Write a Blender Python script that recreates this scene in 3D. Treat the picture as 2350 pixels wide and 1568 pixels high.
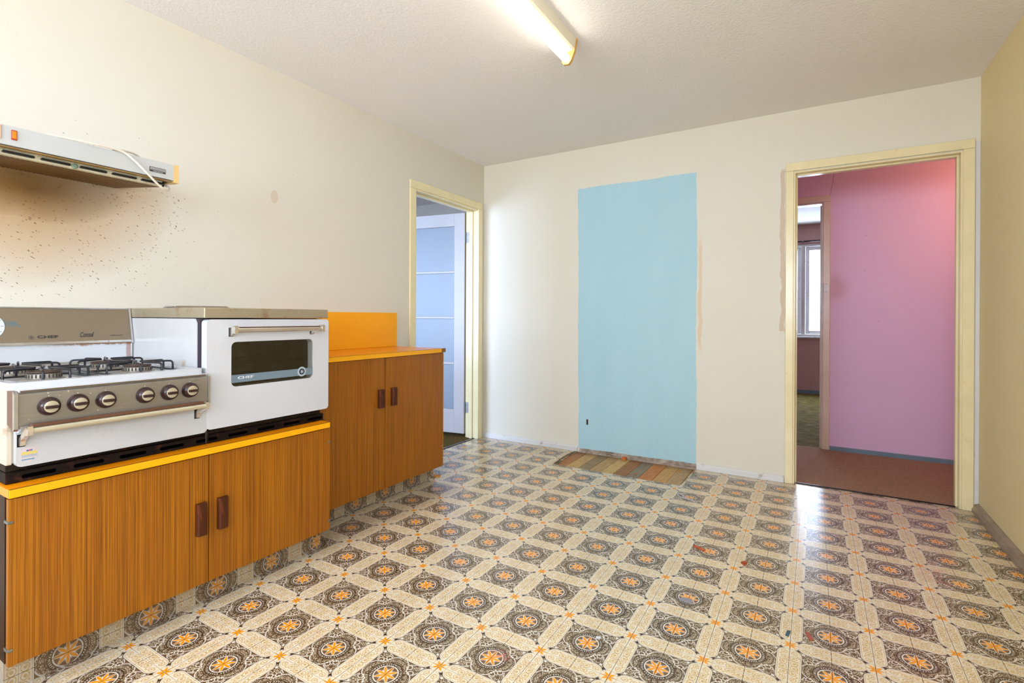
import bpy, bmesh, math, random
from mathutils import Vector, Matrix, Quaternion
random.seed(7)
for _o in list(bpy.data.objects): bpy.data.objects.remove(_o, do_unlink=True)
scene = bpy.context.scene
C = scene.collection
H, W, REAR = 2.45, 3.373, -6.20  # unseen rear end of the kitchen drawn far back to even out the daylight

# ------------------------------------------------------------------ camera
CAMLOC = Vector((2.5791, -3.7923, 1.0831))
yaw, pitch, roll = -0.5408200758, -0.00071857, 0.00450359
fw = Vector((math.sin(yaw)*math.cos(pitch), math.cos(yaw)*math.cos(pitch), math.sin(pitch)))
rt = Vector((math.cos(yaw), -math.sin(yaw), 0)); up = rt.cross(fw)
r2 = rt*math.cos(roll)+up*math.sin(roll); u2 = up*math.cos(roll)-rt*math.sin(roll)
cd = bpy.data.cameras.new('camera'); cam = bpy.data.objects.new('camera', cd); C.objects.link(cam)
m = Matrix((r2, u2, -fw)).transposed().to_4x4(); m.translation = CAMLOC; cam.matrix_world = m
cd.sensor_fit = 'HORIZONTAL'; cd.sensor_width = 36; cd.lens = 1159.124/2350*36
cd.shift_y = -54.457/2350; cd.clip_start = .02
scene.camera = cam

# ------------------------------------------------------------------ world, lights, exposure
world = bpy.data.worlds.new('world'); scene.world = world; world.use_nodes = True
bg = world.node_tree.nodes['Background']
bg.inputs[0].default_value = (.70, .82, 1, 1); bg.inputs[1].default_value = 7.0
scene.view_settings.view_transform = 'Standard'; scene.view_settings.look = 'None'
scene.view_settings.exposure = 0.33; scene.view_settings.gamma = 1; scene.view_settings.use_curve_mapping = False

def area(name, loc, direction, sx, sy, power, col):
    l = bpy.data.lights.new(name, 'AREA'); l.shape = 'RECTANGLE'; l.size = sx; l.size_y = sy
    l.energy = power; l.color = col
    o = bpy.data.objects.new(name, l); C.objects.link(o); o.location = loc
    o.rotation_euler = Vector(direction).to_track_quat('-Z', 'Y').to_euler(); return o
DAY = (.84, .92, 1)
area('daylight_kitchen_window', (W+.30, -4.60, 1.55), (-1, .15, .25), 2.4, 1.3, 40, (.86, .92, 1))
area('daylight_rear_window', (1.5, REAR-.30, 1.55), (.0, 1, .50), 2.6, 1.3, 124, (.86, .92, 1))
area('daylight_dining_window', (-1.75, -3.95, 1.35), (.1, 1, -.02), 2.3, 1.8, 185, (.49, .66, 1))
area('daylight_bedroom_window', (2.5, 5.05, 1.55), (0, -1, -.3), 2.2, 1.5, 90, (.62, .76, 1))
def point(name, loc, power, col, r=.05):
    l = bpy.data.lights.new(name, 'POINT'); l.energy = power; l.color = col; l.shadow_soft_size = r
    o = bpy.data.objects.new(name, l); C.objects.link(o); o.location = loc; return o
HALL_BULB = (3.85, .62, 2.12)
point('hall_bulb_light', (HALL_BULB[0], HALL_BULB[1], HALL_BULB[2]-.06), 8, (1, .50, .28), .06)

# ------------------------------------------------------------------ shader helpers
def lin(c):
    f = lambda v: v/12.92 if v <= .04045 else ((v+.055)/1.055)**2.4
    return tuple(f(x/255) for x in c)+(1,)
class V:
    """a float socket or number inside a node tree, with operators that add Math nodes"""
    def __init__(s, nt, k): s.nt, s.k = nt, k
    def _op(s, op, *o, clamp=False):
        n = s.nt.nodes.new('ShaderNodeMath'); n.operation = op; n.use_clamp = clamp
        for i, x in enumerate((s,)+o):
            x = x.k if isinstance(x, V) else x
            if isinstance(x, (int, float)): n.inputs[i].default_value = x
            else: s.nt.links.new(x, n.inputs[i])
        return V(s.nt, n.outputs[0])
    def __add__(s, o): return s._op('ADD', o)
    __radd__ = __add__
    def __mul__(s, o): return s._op('MULTIPLY', o)
    __rmul__ = __mul__
    def __sub__(s, o): return s._op('SUBTRACT', o)
    def __rsub__(s, o): return V(s.nt, o)._op('SUBTRACT', s)
    def __truediv__(s, o): return s._op('DIVIDE', o)
    def abs(s): return s._op('ABSOLUTE')
    def fract(s): return s._op('FRACT')
    def sqrt(s): return s._op('SQRT')
    def sin(s): return s._op('SINE')
    def cos(s): return s._op('COSINE')
    def mx(s, o): return s._op('MAXIMUM', o)
    def mn(s, o): return s._op('MINIMUM', o)
    def pw(s, o): return s._op('POWER', o)
    def clamp(s): return s._op('ADD', 0., clamp=True)
    def below(s, t, w=.006):           # 1 where s < t, soft edge w
        return (t-s)._op('MULTIPLY_ADD', 1/w, .5, clamp=True)
    def band(s, t, half, w=.006): return (s-t).abs().below(half, w)
def hyp(a, b): return (a*a+b*b).sqrt()
def mixc(nt, fac, a, b):
    n = nt.nodes.new('ShaderNodeMix'); n.data_type = 'RGBA'
    fac = fac.k if isinstance(fac, V) else fac
    if isinstance(fac, (int, float)): n.inputs[0].default_value = fac
    else: nt.links.new(fac, n.inputs[0])
    for i, c in ((6, a), (7, b)):
        if isinstance(c, tuple): n.inputs[i].default_value = c
        else: nt.links.new(c, n.inputs[i])
    return n.outputs[2]
def newmat(name, color=(.8, .8, .8, 1), rough=.5, metal=0., spec=.5):
    m = bpy.data.materials.new(name); m.use_nodes = True
    p = m.node_tree.nodes['Principled BSDF']
    p.inputs['Base Color'].default_value = color; p.inputs['Roughness'].default_value = rough
    p.inputs['Metallic'].default_value = metal; p.inputs['Specular IOR Level'].default_value = spec
    return m, m.node_tree, p
def coord(nt, kind='Object'):
    n = nt.nodes.new('ShaderNodeTexCoord'); return n.outputs[kind]
def world_pos(nt):
    n = nt.nodes.new('ShaderNodeNewGeometry'); return n.outputs['Position']
def sep(nt, v):
    n = nt.nodes.new('ShaderNodeSeparateXYZ'); nt.links.new(v, n.inputs[0]); return [V(nt, n.outputs[i]) for i in range(3)]
def comb(nt, x, y, z=0.):
    n = nt.nodes.new('ShaderNodeCombineXYZ')
    for i, a in enumerate((x, y, z)):
        a = a.k if isinstance(a, V) else a
        if isinstance(a, (int, float)): n.inputs[i].default_value = a
        else: nt.links.new(a, n.inputs[i])
    return n.outputs[0]
def noise(nt, vec, scale=5., detail=3., rough=.5, dist=0.):
    n = nt.nodes.new('ShaderNodeTexNoise'); nt.links.new(vec, n.inputs['Vector'])
    n.inputs['Scale'].default_value = scale; n.inputs['Detail'].default_value = detail
    n.inputs['Roughness'].default_value = rough; n.inputs['Distortion'].default_value = dist
    return V(nt, n.outputs['Fac'])
def scaled(nt, vec, s):
    n = nt.nodes.new('ShaderNodeMapping'); nt.links.new(vec, n.inputs[0]); n.inputs['Scale'].default_value = s; return n.outputs[0]
def bump(nt, p, h, strength=.2, dist=.002):
    b = nt.nodes.new('ShaderNodeBump'); b.inputs['Strength'].default_value = strength; b.inputs['Distance'].default_value = dist
    nt.links.new(h.k, b.inputs['Height']); nt.links.new(b.outputs[0], p.inputs['Normal'])
def specks(nt, vec, scale, size, keep):
    """irregular dots: mask of a random share (keep, number or V) of cells"""
    w = nt.nodes.new('ShaderNodeTexNoise'); w.inputs['Scale'].default_value = scale*3.2; w.inputs['Detail'].default_value = 1; nt.links.new(vec, w.inputs['Vector'])
    a = nt.nodes.new('ShaderNodeVectorMath'); a.operation = 'MULTIPLY_ADD'; nt.links.new(w.outputs['Color'], a.inputs[0]); a.inputs[1].default_value = (min(.35, size*2.6)/scale,)*3; nt.links.new(vec, a.inputs[2])
    n = nt.nodes.new('ShaderNodeTexVoronoi'); n.inputs['Scale'].default_value = scale; nt.links.new(a.outputs[0], n.inputs['Vector'])
    s = nt.nodes.new('ShaderNodeSeparateColor'); nt.links.new(n.outputs['Color'], s.inputs[0])
    rnd = V(nt, s.outputs[0]); rs = V(nt, s.outputs[1])
    d = V(nt, n.outputs['Distance'])
    return (d-(rs*.75+.25)*size).below(.0, size*.25)*((keep-rnd) if isinstance(keep, V) else (keep-rnd))._op('GREATER_THAN', 0.)
def setc(nt, p, c): nt.links.new(c, p.inputs['Base Color'])

# plain procedural materials with faint mottling and wear
def plain(name, rgb, rough=.5, metal=0., spec=.5, var=.08, scale=9., bmp=0., bscale=60., bdist=.001, dirt=None, dirtamt=.5, stretch=(1, 1, 1)):
    m, nt, p = newmat(name, lin(rgb), rough, metal, spec)
    v = scaled(nt, coord(nt), stretch); n = noise(nt, v, scale, 4)
    a = lin(rgb); d = tuple(x*(1-var*2) for x in a[:3])+(1,)
    c = mixc(nt, n._op('MULTIPLY_ADD', 2.2, -.6, clamp=True), d, tuple(min(1, x*(1+var*.4)) for x in a[:3])+(1,))
    if dirt:
        n2 = noise(nt, v, scale*2.3, 6, .65)
        c = mixc(nt, (n2-(.70-dirtamt*.25))._op('MULTIPLY', 9., clamp=True)*.75, c, lin(dirt))
    setc(nt, p, c)
    if bmp: bump(nt, p, noise(nt, v, bscale, 3), bmp, bdist)
    return m

M = {}
# cream wall paint; stain=True adds the greasy smudge and splashes behind the cooker
def wall_mat(name, rgb, stain=False, seed=0., patch=False):
    m, nt, p = newmat(name, lin(rgb), .55, 0, .3)
    pos = world_pos(nt); x, y, z = sep(nt, pos)
    n = noise(nt, pos, 1.6, 4, .55)
    base = mixc(nt, n, lin(rgb), tuple(v*f for v, f in zip(lin(rgb)[:3], (.96, .94, .86)))+(1,))
    # yellower tint towards the cornice
    g = ((z-1.7)/.75).clamp(); base = mixc(nt, g*g*.55, base, tuple(v*f for v, f in zip(lin(rgb)[:3], (.98, .92, .78)))+(1,))
    sp = specks(nt, pos, 17., .045, .07)*.6
    base = mixc(nt, sp, base, lin((120, 92, 60)))
    sp = specks(nt, scaled(nt, pos, (1, 1, .6)), 50., .10, .03)*.45
    base = mixc(nt, sp, base, lin((110, 80, 50)))
    if stain:
        ny = noise(nt, pos, 5., 3)-.5
        d = hyp((y+3.14+ny*.16)/.56, (z-1.56+ny*.12)/.38)
        dn = (1-d).clamp(); up_ = ((z-1.62)/.1).clamp()
        base = mixc(nt, (dn.pw(.85)*.98)*(1-up_*.9), base, lin((190, 140, 62)))
        d2 = hyp((y+3.08+ny*.1)/.30, (z-1.57+ny*.06)/.13)
        base = mixc(nt, (1-d2).clamp().pw(.7)*.85*(1-up_), base, lin((98, 64, 26)))
        d3 = hyp((y+3.04)/.60, (z-1.54)/.44)
        dens = (1-d3).clamp()*(1-up_*.88)
        dv = comb(nt, x*1., (y*.85-z*.53)*.55, (y*.53+z*.85)*1.35)
        s1 = specks(nt, dv, 88., .22, dens*1.2)
        base = mixc(nt, s1*.8, base, lin((112, 74, 36)))
        s2 = specks(nt, dv, 36., .12, dens*.9)
        base = mixc(nt, s2*.7, base, lin((100, 62, 30)))
        lowd = (1-hyp((y+3.0)/1.1, (z-1.25)/.35)).clamp()
        s3 = specks(nt, pos, 48., .12, lowd*.35)
        base = mixc(nt, s3*.5, base, lin((205, 150, 90)))
        chip = (hyp((y+2.067)/.022, (z-1.747)/.034)+ny*.4).below(1, .1)
        base = mixc(nt, chip*.5, base, lin((205, 180, 155)))
    if patch:  # rubbed plaster beside the door and beside the blue patch
        ny = noise(nt, pos, 9., 4)-.5
        a = (x-2.393+ny*.05).abs().below(.013, .004)*(z-2.07).below(0, .02)*((z-1.0)._op('GREATER_THAN', 0.)*.9)
        base = mixc(nt, a*.8, base, lin((205, 178, 150)))
        b = (x-1.872+ny*.04).abs().below(.012, .008)*(z-1.25).abs().below(.38, .1)
        base = mixc(nt, b*.6, base, lin((222, 190, 150)))
    setc(nt, p, base)
    bump(nt, p, noise(nt, pos, 26., 4, .6)+noise(nt, pos, 220., 2)*.2, .18, .003)
    return m
M['wall_left'] = wall_mat('cream_paint_left', (222, 216, 204), stain=True)
M['wall_far'] = wall_mat('cream_paint_far', (229, 224, 212), patch=True)
M['wall_right'] = wall_mat('yellow_cream_paint_right', (238, 220, 172))  # yellower base tone than the other kitchen walls
M['wall_rear'] = wall_mat('cream_paint_rear', (232, 220, 192))

def ceiling_mat():
    m, nt, p = newmat('stippled_ceiling_paint', lin((226, 217, 208)), .8, 0, .2)
    pos = world_pos(nt); n = noise(nt, pos, 70., 3, .6); big = noise(nt, pos, 1.2, 2)
    setc(nt, p, mixc(nt, big, lin((247, 243, 240)), lin((244, 238, 231))))
    v = nt.nodes.new('ShaderNodeTexVoronoi'); nt.links.new(pos, v.inputs['Vector']); v.inputs['Scale'].default_value = 95.
    bump(nt, p, n+(1-V(nt, v.outputs['Distance']))*.5, .42, .004)
    return m
M['ceiling'] = ceiling_mat()

def blue_mat():
    m, nt, p = newmat('pale_blue_old_paint', lin((172, 205, 212)), .6, 0, .3)
    pos = world_pos(nt); x, y, z = sep(nt, pos)
    n = noise(nt, scaled(nt, pos, (3, 1, .7)), 2.5, 4)
    c = mixc(nt, n, lin((180, 215, 224)), lin((170, 207, 216)))
    st = noise(nt, scaled(nt, pos, (40, 1, .8)), 3., 3)
    c = mixc(nt, st._op('MULTIPLY_ADD', 6., -3.6, clamp=True)*.18, c, lin((200, 205, 180)))
    low = (1-(z-.02)/.95).clamp()
    clump = noise(nt, pos, 7., 3)._op('MULTIPLY_ADD', 4., -1.6, clamp=True)
    s = specks(nt, scaled(nt, pos, (1.4, 1, 1)), 95., .20, low*clump*.7+.02)
    c = mixc(nt, s*.7, c, lin((120, 105, 75)))
    s = specks(nt, pos, 44., .09, low*.5+.05)
    c = mixc(nt, s*.8, c, lin((84, 66, 44)))
    h = (x-1.012).abs().below(.008, .003)*(z-.245).abs().below(.022, .004)
    c = mixc(nt, h, c, lin((60, 35, 22)))
    setc(nt, p, c); bump(nt, p, noise(nt, pos, 30., 4)-s*.6, .2, .002); return m
M['blue'] = blue_mat()
def plaster_mat():
    m, nt, p = newmat('bare_grey_plaster', lin((150, 132, 115)), .9, 0, .2)
    pos = world_pos(nt); n = noise(nt, pos, 14., 5, .7)
    c = mixc(nt, n._op('MULTIPLY_ADD', 3., -1., clamp=True), lin((134, 116, 98)), lin((192, 178, 166)))
    b = noise(nt, scaled(nt, pos, (1, 1, 6)), 7., 2)._op('MULTIPLY_ADD', 14., -8.2, clamp=True)
    c = mixc(nt, b*.7, c, lin((96, 78, 58))); setc(nt, p, c); bump(nt, p, n, .6, .004); return m
M['plaster'] = plaster_mat()

# printed vinyl: medallions, capsules and small flowers on a 9 inch repeat (UV in metres)
def vinyl_mat():
    m, nt, p = newmat('printed_vinyl', (.5, .4, .3, 1), .2, 0, .5)
    uv = coord(nt, 'UV'); X, Y, _ = sep(nt, uv)
    PX, PY = .23197, .22835
    U = ((X-1.58399)/PX-.5+40).fract()-.5 if False else ((X-1.58399)/PX+40).fract()-.5
    Vv = ((Y+2.33368)/PY+40).fract()-.5
    au, av = U.abs(), Vv.abs()
    a = au.mx(av); b = au.mn(av)
    r = hyp(a, b)
    BR, DK, WH = lin((112, 84, 54)), lin((66, 42, 20)), lin((238, 232, 220))
    CR, TAN, OR = lin((240, 228, 202)), lin((212, 180, 118)), lin((252, 160, 0))
    # mosaic
    vo = nt.nodes.new('ShaderNodeTexVoronoi'); vo.feature = 'DISTANCE_TO_EDGE'
    nt.links.new(comb(nt, U, Vv), vo.inputs['Vector']); vo.inputs['Scale'].default_value = 38.
    mos = V(nt, vo.outputs['Distance'])
    mosc = mixc(nt, mos.below(.115, .09), lin((212, 196, 166)), lin((80, 50, 20)))
    mosc = mixc(nt, .12, mosc, BR)
    c = BR
    lobe = hyp(a-.17, b)
    g = (a+b)*.70711; e = (a-b)*.70711
    spk = e-(.60-g)*.40
    M1 = lobe.below(.185).mx(spk.below(0.)).mx(r.below(.24))
    c = mixc(nt, M1, c, mosc)
    # white diamond in the spike
    c = mixc(nt, (e.abs()+(g-.47).abs()*.8).below(.022, .008), c, WH)
    # outlines and curls
    c = mixc(nt, lobe.band(.185, .006)*r.below(.30, .01).mx((b-.06)._op('GREATER_THAN', 0.))*(1-r.below(.225, .01)), c, WH)
    c = mixc(nt, spk.band(0., .0055)*(g-.33)._op('GREATER_THAN', 0.), c, WH)
    curl = hyp(a-.262, b-.185)
    c = mixc(nt, curl.below(.038), c, BR)
    c = mixc(nt, curl.band(.036, .0055)*((b-a*.55)._op('GREATER_THAN', 0.)), c, WH)
    c = mixc(nt, hyp(a-.25, b-.165).below(.012), c, WH)
    # radial hatch of the lobes
    hat = (hyp(a-.10, b)*95.)._op('SINE')
    c = mixc(nt, (hat-.55)._op('MULTIPLY', 3., clamp=True)*lobe.below(.165, .01)*(1-r.below(.23, .01))*.75, c, DK)
    # rings round the centre
    c = mixc(nt, r.band(.222, .008), c, DK)
    ang = b._op('ARCTAN2', a)
    dots = ((ang*40.).sin()-.1)._op('MULTIPLY', 3., clamp=True)
    c = mixc(nt, r.band(.196, .011), c, DK); c = mixc(nt, r.band(.196, .007)*dots, c, WH)
    c = mixc(nt, r.below(.182), c, DK); c = mixc(nt, r.below(.172), c, BR)
    c = mixc(nt, r.band(.162, .0075), c, WH)
    # petals of the medallion, eight of them, and spikes between
    PI4 = math.pi/4
    dang = ang.mn((ang-PI4).abs())              # angle to nearest petal axis (0 or 45 deg)
    pt = r*dang.sin(); pr = r*dang.cos()
    halfw = (pr*(math.pi/.158)).sin().mx(0.).pw(.8)*.0185
    d = pt-halfw
    sp = ((ang-PI4/2).abs()*r)-(.115-r)*.16
    sp2 = ((ang-PI4/2).abs()*r)-(.085-r)*.13
    inr = r.below(.155)
    c = mixc(nt, sp.below(0., .004)*inr, c, WH); c = mixc(nt, sp2.below(-.002, .004)*inr*((r-.045)._op('GREATER_THAN', 0.)), c, OR)
    c = mixc(nt, d.below(.007, .004)*r.below(.152)*.95, c, WH); c = mixc(nt, d.below(.0, .004)*r.below(.150), c, OR)
    c = mixc(nt, r.below(.008), c, DK)
    # capsules along the repeat lines
    pp = .5-a; hw, hl, rr = .144, .395, .132
    q1 = (pp-(hw-rr)).mx(0.); q2 = (b-(hl-rr)).mx(0.)
    ds = hyp(q1, q2)-rr
    c = mixc(nt, ds.below(.012), c, DK); c = mixc(nt, ds.below(.006), c, WH); c = mixc(nt, ds.below(-.006), c, TAN); c = mixc(nt, ds.below(-.014), c, CR)
    inn = ds.below(-.024)
    TAN = lin((214, 180, 122))
    def blob(cx, cy, rx, ring, c):
        q = hyp((pp-cx), (b-cy)*.85)
        c = mixc(nt, q.below(rx)*inn, c, TAN)
        if ring: c = mixc(nt, q.band(ring, .0055)*inn, c, TAN)
        return c
    c = blob(.066, .055, .020, .044, c); c = blob(.052, .175, .019, .040, c); c = blob(.062, .300, .012, .034, c)
    c = blob(.105, .118, .012, 0, c); c = blob(.104, .235, .012, 0, c); c = blob(.018, .115, .013, 0, c)
    wav = (pp-.070-(b*34.).sin()*.030).abs()
    c = mixc(nt, wav.below(.0055)*inn*.9, c, TAN)
    gd = specks(nt, comb(nt, U, Vv), 75., .22, .35)
    c = mixc(nt, gd*inn*.45, c, lin((160, 150, 150)))
    # small flower on the corners
    fa, fb = .5-a, .5-b; fr = hyp(fa, fb); fang = fa._op('ARCTAN2', fb)
    scal = fr+(fang*8.).cos()*.010
    c = mixc(nt, scal.below(.125), c, CR); c = mixc(nt, scal.band(.112, .004), c, TAN)
    fd = (fang-PI4).abs(); fax = fang.mn(math.pi/2-fang if False else (fang-math.pi/2).abs())
    hwf = (fr*(math.pi/.098)).sin().mx(0.).pw(.7)*.019
    c = mixc(nt, ((fr*fd.sin())-hwf).below(0., .004)*fr.below(.09)*(fr-.014)._op('GREATER_THAN', 0.), c, OR)
    hwx = (fr*(math.pi/.105)).sin().mx(0.)*.010
    c = mixc(nt, ((fr*fax.sin())-hwx).below(0., .004)*fr.below(.10), c, OR)
    # brown buds on the diagonal
    bg_, be = (fa+fb)*.70711, (fa-fb).abs()*.70711
    c = mixc(nt, (be-(.024-(bg_-.150).abs()*.25)).below(0., .004)*(bg_-.155).abs().below(.022), c, DK)
    # printed joint lines
    wd = .0026
    c = mixc(nt, (au.below(wd+.001, .002)).mx((.5-au).below(wd+.001, .002))*.92, c, lin((52, 34, 22)))
    c = mixc(nt, ((.5-av).below(wd, .002))*.62, c, lin((80, 55, 42)))
    c = mixc(nt, (av.below(wd*.8, .002))*(pp.below(.14))*.5, c, lin((90, 65, 50)))
    # wear and grime, a darker far end, and shade painted onto the kickboards
    pos = world_pos(nt); wx, wy, wz = sep(nt, pos)
    gr = noise(nt, pos, 2.2, 5, .6)
    c = mixc(nt, gr._op('MULTIPLY_ADD', 2., -.75, clamp=True)*.16, c, lin((150, 124, 84)))
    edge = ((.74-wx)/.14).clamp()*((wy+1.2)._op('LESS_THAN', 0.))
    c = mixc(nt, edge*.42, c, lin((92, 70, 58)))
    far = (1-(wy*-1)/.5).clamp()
    c = mixc(nt, far*.25, c, lin((110, 86, 52)))  # darker towards the far wall
    c = mixc(nt, wz._op('GREATER_THAN', .002)*(1-wx.below(.0, .01))*.22, c, lin((112, 88, 44)))  # toe-recess shade mixed into the kickboard colour
    pk = hyp((wx-1.72)/.035, (wy+2.42)/.02).below(1, .6)*noise(nt, pos, 60., 2)._op('MULTIPLY_ADD', 4., -1.8, clamp=True)
    c = mixc(nt, pk*.7, c, lin((232, 120, 110)))
    pk = hyp((wx-3.02)/.05, (wy+1.02)/.1).below(1, .8)*noise(nt, pos, 25., 3)._op('MULTIPLY_ADD', 4., -1.8, clamp=True)
    c = mixc(nt, pk*.5, c, lin((230, 130, 110)))
    c = mixc(nt, specks(nt, pos, 13., .06, .35)*.8, c, lin((96, 56, 30)))
    setc(nt, p, c)
    rn = noise(nt, scaled(nt, pos, (1, 1, 1)), 5., 4)
    nt.links.new(rn._op('MULTIPLY_ADD', .18, .14).k, p.inputs['Roughness'])
    bump(nt, p, noise(nt, pos, 9., 3)+mos.below(.1, .1)*.03+noise(nt, pos, 160., 2)*.05, .16, .006)
    return m
M['vinyl'] = vinyl_mat()

def laminate(name, c1, c2, c3, spec=.4, axis='y'):
    m, nt, p = newmat(name, lin(c1), .4, 0, spec)
    pos = world_pos(nt)
    sc = (1, 1, .005) if axis == 'y' else (1, .005, 1)
    warp = noise(nt, scaled(nt, pos, (2, 2, 2.5)), 2., 2)
    wv = nt.nodes.new('ShaderNodeVectorMath'); wv.operation = 'MULTIPLY_ADD'
    nt.links.new(comb(nt, warp*.002, warp*.002, 0.), wv.inputs[0]); wv.inputs[1].default_value = (1, 1, 1); nt.links.new(scaled(nt, pos, sc), wv.inputs[2])
    n = noise(nt, wv.outputs[0], 300., 1, .5); n2 = noise(nt, wv.outputs[0], 760., 2, .6); n3 = noise(nt, wv.outputs[0], 12., 2)
    t = (n*.55+n2*.45)._op('MULTIPLY_ADD', 3.3, -1.1, clamp=True)
    c = mixc(nt, t, lin(c1), lin(c2)); c = mixc(nt, n3._op('MULTIPLY_ADD', 3., -1.2, clamp=True)*.35, c, lin(c3))
    setc(nt, p, c); bump(nt, p, n2, .04, .0006); return m
M['teak'] = laminate('teak_laminate', (108, 58, 2), (184, 112, 12), (146, 78, 6))
M['teak_shaded'] = laminate('teak_laminate_shaded', (36, 17, 5), (62, 31, 8), (50, 25, 8), .15)  # teak darkened to carry the shadow on the carcass ends
M['handle_wood'] = plain('dark_timber_handle', (84, 38, 12), .45, spec=.3, var=.22, scale=30, stretch=(1, 1, .2), bmp=.2, dirt=(150, 70, 40), dirtamt=.55)
M['orange_top'] = plain('orange_laminate', (252, 150, 0), .28, spec=.5, var=.03, scale=4)
M['orange_back'] = plain('orange_laminate_back', (255, 174, 0), .45, spec=.4, var=.03, scale=4)
M['yellow_edge'] = plain('yellow_edge_strip', (255, 178, 0), .35, var=.03)
M['chipboard'] = plain('bare_chipboard', (150, 104, 48), .8, var=.25, scale=220, bmp=.3)
M['seam'] = plain('dark_laminate_seam', (84, 46, 10), .6)
M['enamel'] = plain('white_enamel', (208, 208, 210), .16, spec=.6, var=.015, scale=3)
M['enamel_worn'] = plain('worn_white_enamel', (198, 197, 196), .22, spec=.6, var=.03, scale=4, dirt=(190, 164, 128), dirtamt=.33)
M['enamel_aged'] = plain('aged_cream_enamel', (206, 192, 170), .3, spec=.5, var=.06, scale=5, dirt=(160, 112, 74), dirtamt=.42)
def steel(name, rgb, rough=.32, dirt=(140, 104, 60), amt=.5, st=(1, .04, 1)):
    m, nt, p = newmat(name, lin(rgb), rough, .6, .5)
    pos = coord(nt); n = noise(nt, scaled(nt, pos, st), 180., 3); big = noise(nt, pos, 10., 5, .65)
    c = mixc(nt, n, lin(rgb), tuple(v*.82 for v in lin(rgb)[:3])+(1,))
    c = mixc(nt, (big-(.70-amt*.25))._op('MULTIPLY', 7., clamp=True)*.6, c, lin(dirt))
    c = mixc(nt, specks(nt, pos, 70., .22, .10)*.7, c, lin((225, 222, 215)))
    setc(nt, p, c); nt.links.new(n._op('MULTIPLY_ADD', .2, rough-.1).k, p.inputs['Roughness']); return m
M['steel'] = steel('brushed_stainless', (164, 156, 144), amt=.34)
M['steel_rusty'] = steel('stained_stainless', (188, 176, 150), .4, (150, 106, 50), .62)
M['trim_metal'] = plain('pitted_chrome_trim', (196, 192, 188), .28, metal=.8, var=.1, scale=14, dirt=(120, 50, 30), dirtamt=.42)
M['chrome'] = plain('chrome', (222, 214, 204), .16, metal=.8, var=.04)
M['void'] = plain('dark_opening', (5, 4, 4), .9, spec=0.)
M['trim_dull'] = plain('dull_aluminium_trim', (164, 158, 146), .5, metal=.3, var=.1, scale=14, dirt=(110, 70, 40), dirtamt=.3)
M['tan_panel'] = plain('bronze_tan_panel', (132, 114, 90), .45, metal=.1, var=.05, scale=50)
def rust_splash():
    m, nt, p = newmat('rusty_splash_enamel', lin((208, 209, 212)), .22, 0, .6)
    pos = world_pos(nt); x, y, z = sep(nt, pos); n = noise(nt, pos, 38., 5, .7)
    c = mixc(nt, noise(nt, pos, 5., 3), lin((212, 214, 218)), lin((202, 202, 202)))
    k = (((y+3.08)/.12).clamp())*(.972-z-n*.028).below(-.006, .006)
    c = mixc(nt, k*.85, c, lin((150, 96, 34)))
    k = (-2.785-y-n*.020).below(-.006, .006); c = mixc(nt, k*.6, c, lin((150, 90, 50)))
    c = mixc(nt, specks(nt, pos, 45., .12, .12)*.4, c, lin((190, 140, 80)))
    setc(nt, p, c); return m
M['splash_enamel'] = rust_splash()
def tan_mat():
    m, nt, p = newmat('bronze_tan_splash', lin((132, 114, 90)), .45, .1, .5)
    pos = world_pos(nt); x, y, z = sep(nt, pos); n = noise(nt, pos, 60., 4)
    c = mixc(nt, noise(nt, pos, 4., 4), lin((136, 116, 88)), lin((126, 110, 90)))
    c = mixc(nt, n._op('MULTIPLY_ADD', 3., -1.6, clamp=True)*.2, c, lin((104, 90, 70)))
    k = (hyp((y+3.150)/.034, (z-1.049)/.013)+(noise(nt, pos, 55., 3)-.5)*2.2).below(.75, .5)
    c = mixc(nt, k*.6, c, lin((70, 116, 132)))
    c = mixc(nt, specks(nt, pos, 40., .08, .15)*.6, c, lin((84, 66, 50)))
    setc(nt, p, c); return m
M['tan_splash'] = tan_mat()
M['knob'] = plain('dark_brown_bakelite', (54, 30, 30), .28, var=.15, scale=40, dirt=(120, 90, 80), dirtamt=.36)
M['knob_metal'] = plain('cream_chrome', (206, 196, 168), .25, metal=.45, var=.04)
M['copper'] = plain('brown_strip', (122, 84, 64), .35, metal=.5, var=.1)
M['black'] = plain('black_enamel', (16, 14, 15), .3, var=.2)
M['soot'] = plain('black_plinth_grime', (24, 12, 7), .6, spec=.2, var=.4, scale=14, dirt=(66, 32, 16), dirtamt=.55)
M['rustbrown'] = plain('rust_brown_plinth', (46, 32, 18), .6, spec=.2, var=.3, scale=24, dirt=(110, 60, 30), dirtamt=.45)
M['rod'] = plain('black_enamelled_rod', (28, 27, 33), .28, var=.2, scale=60, dirt=(84, 56, 46), dirtamt=.42)
M['burner_cap'] = plain('sooty_burner_cap', (84, 62, 52), .6, var=.25, scale=50)
M['burner'] = plain('aluminium_burner', (170, 160, 145), .45, metal=.4, var=.2, scale=40, dirt=(70, 55, 50), dirtamt=.5)
M['brown_steel'] = plain('tarnished_steel', (122, 102, 80), .35, metal=.4, var=.15)
M['print_dark'] = plain('dark_print', (58, 52, 50), .5)
M['print_white'] = plain('white_print', (225, 230, 235), .5)
M['band_grey'] = plain('grey_blue_band', (118, 134, 146), .4, var=.06, scale=200)
M['casing'] = plain('yellowed_gloss_paint', (240, 225, 178), .22, spec=.5, var=.04, scale=6, dirt=(214, 186, 120), dirtamt=.2)
M['casing_hall'] = plain('hall_casing_paint', (224, 200, 178), .25, spec=.5, var=.05, scale=6)
M['gloss_white'] = plain('white_gloss_paint', (222, 220, 218), .25, spec=.5, var=.04, scale=5, dirt=(170, 150, 130), dirtamt=.38)
M['leaf_white'] = plain('white_door_paint', (188, 182, 180), .35, spec=.4, var=.03, scale=5)
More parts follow.
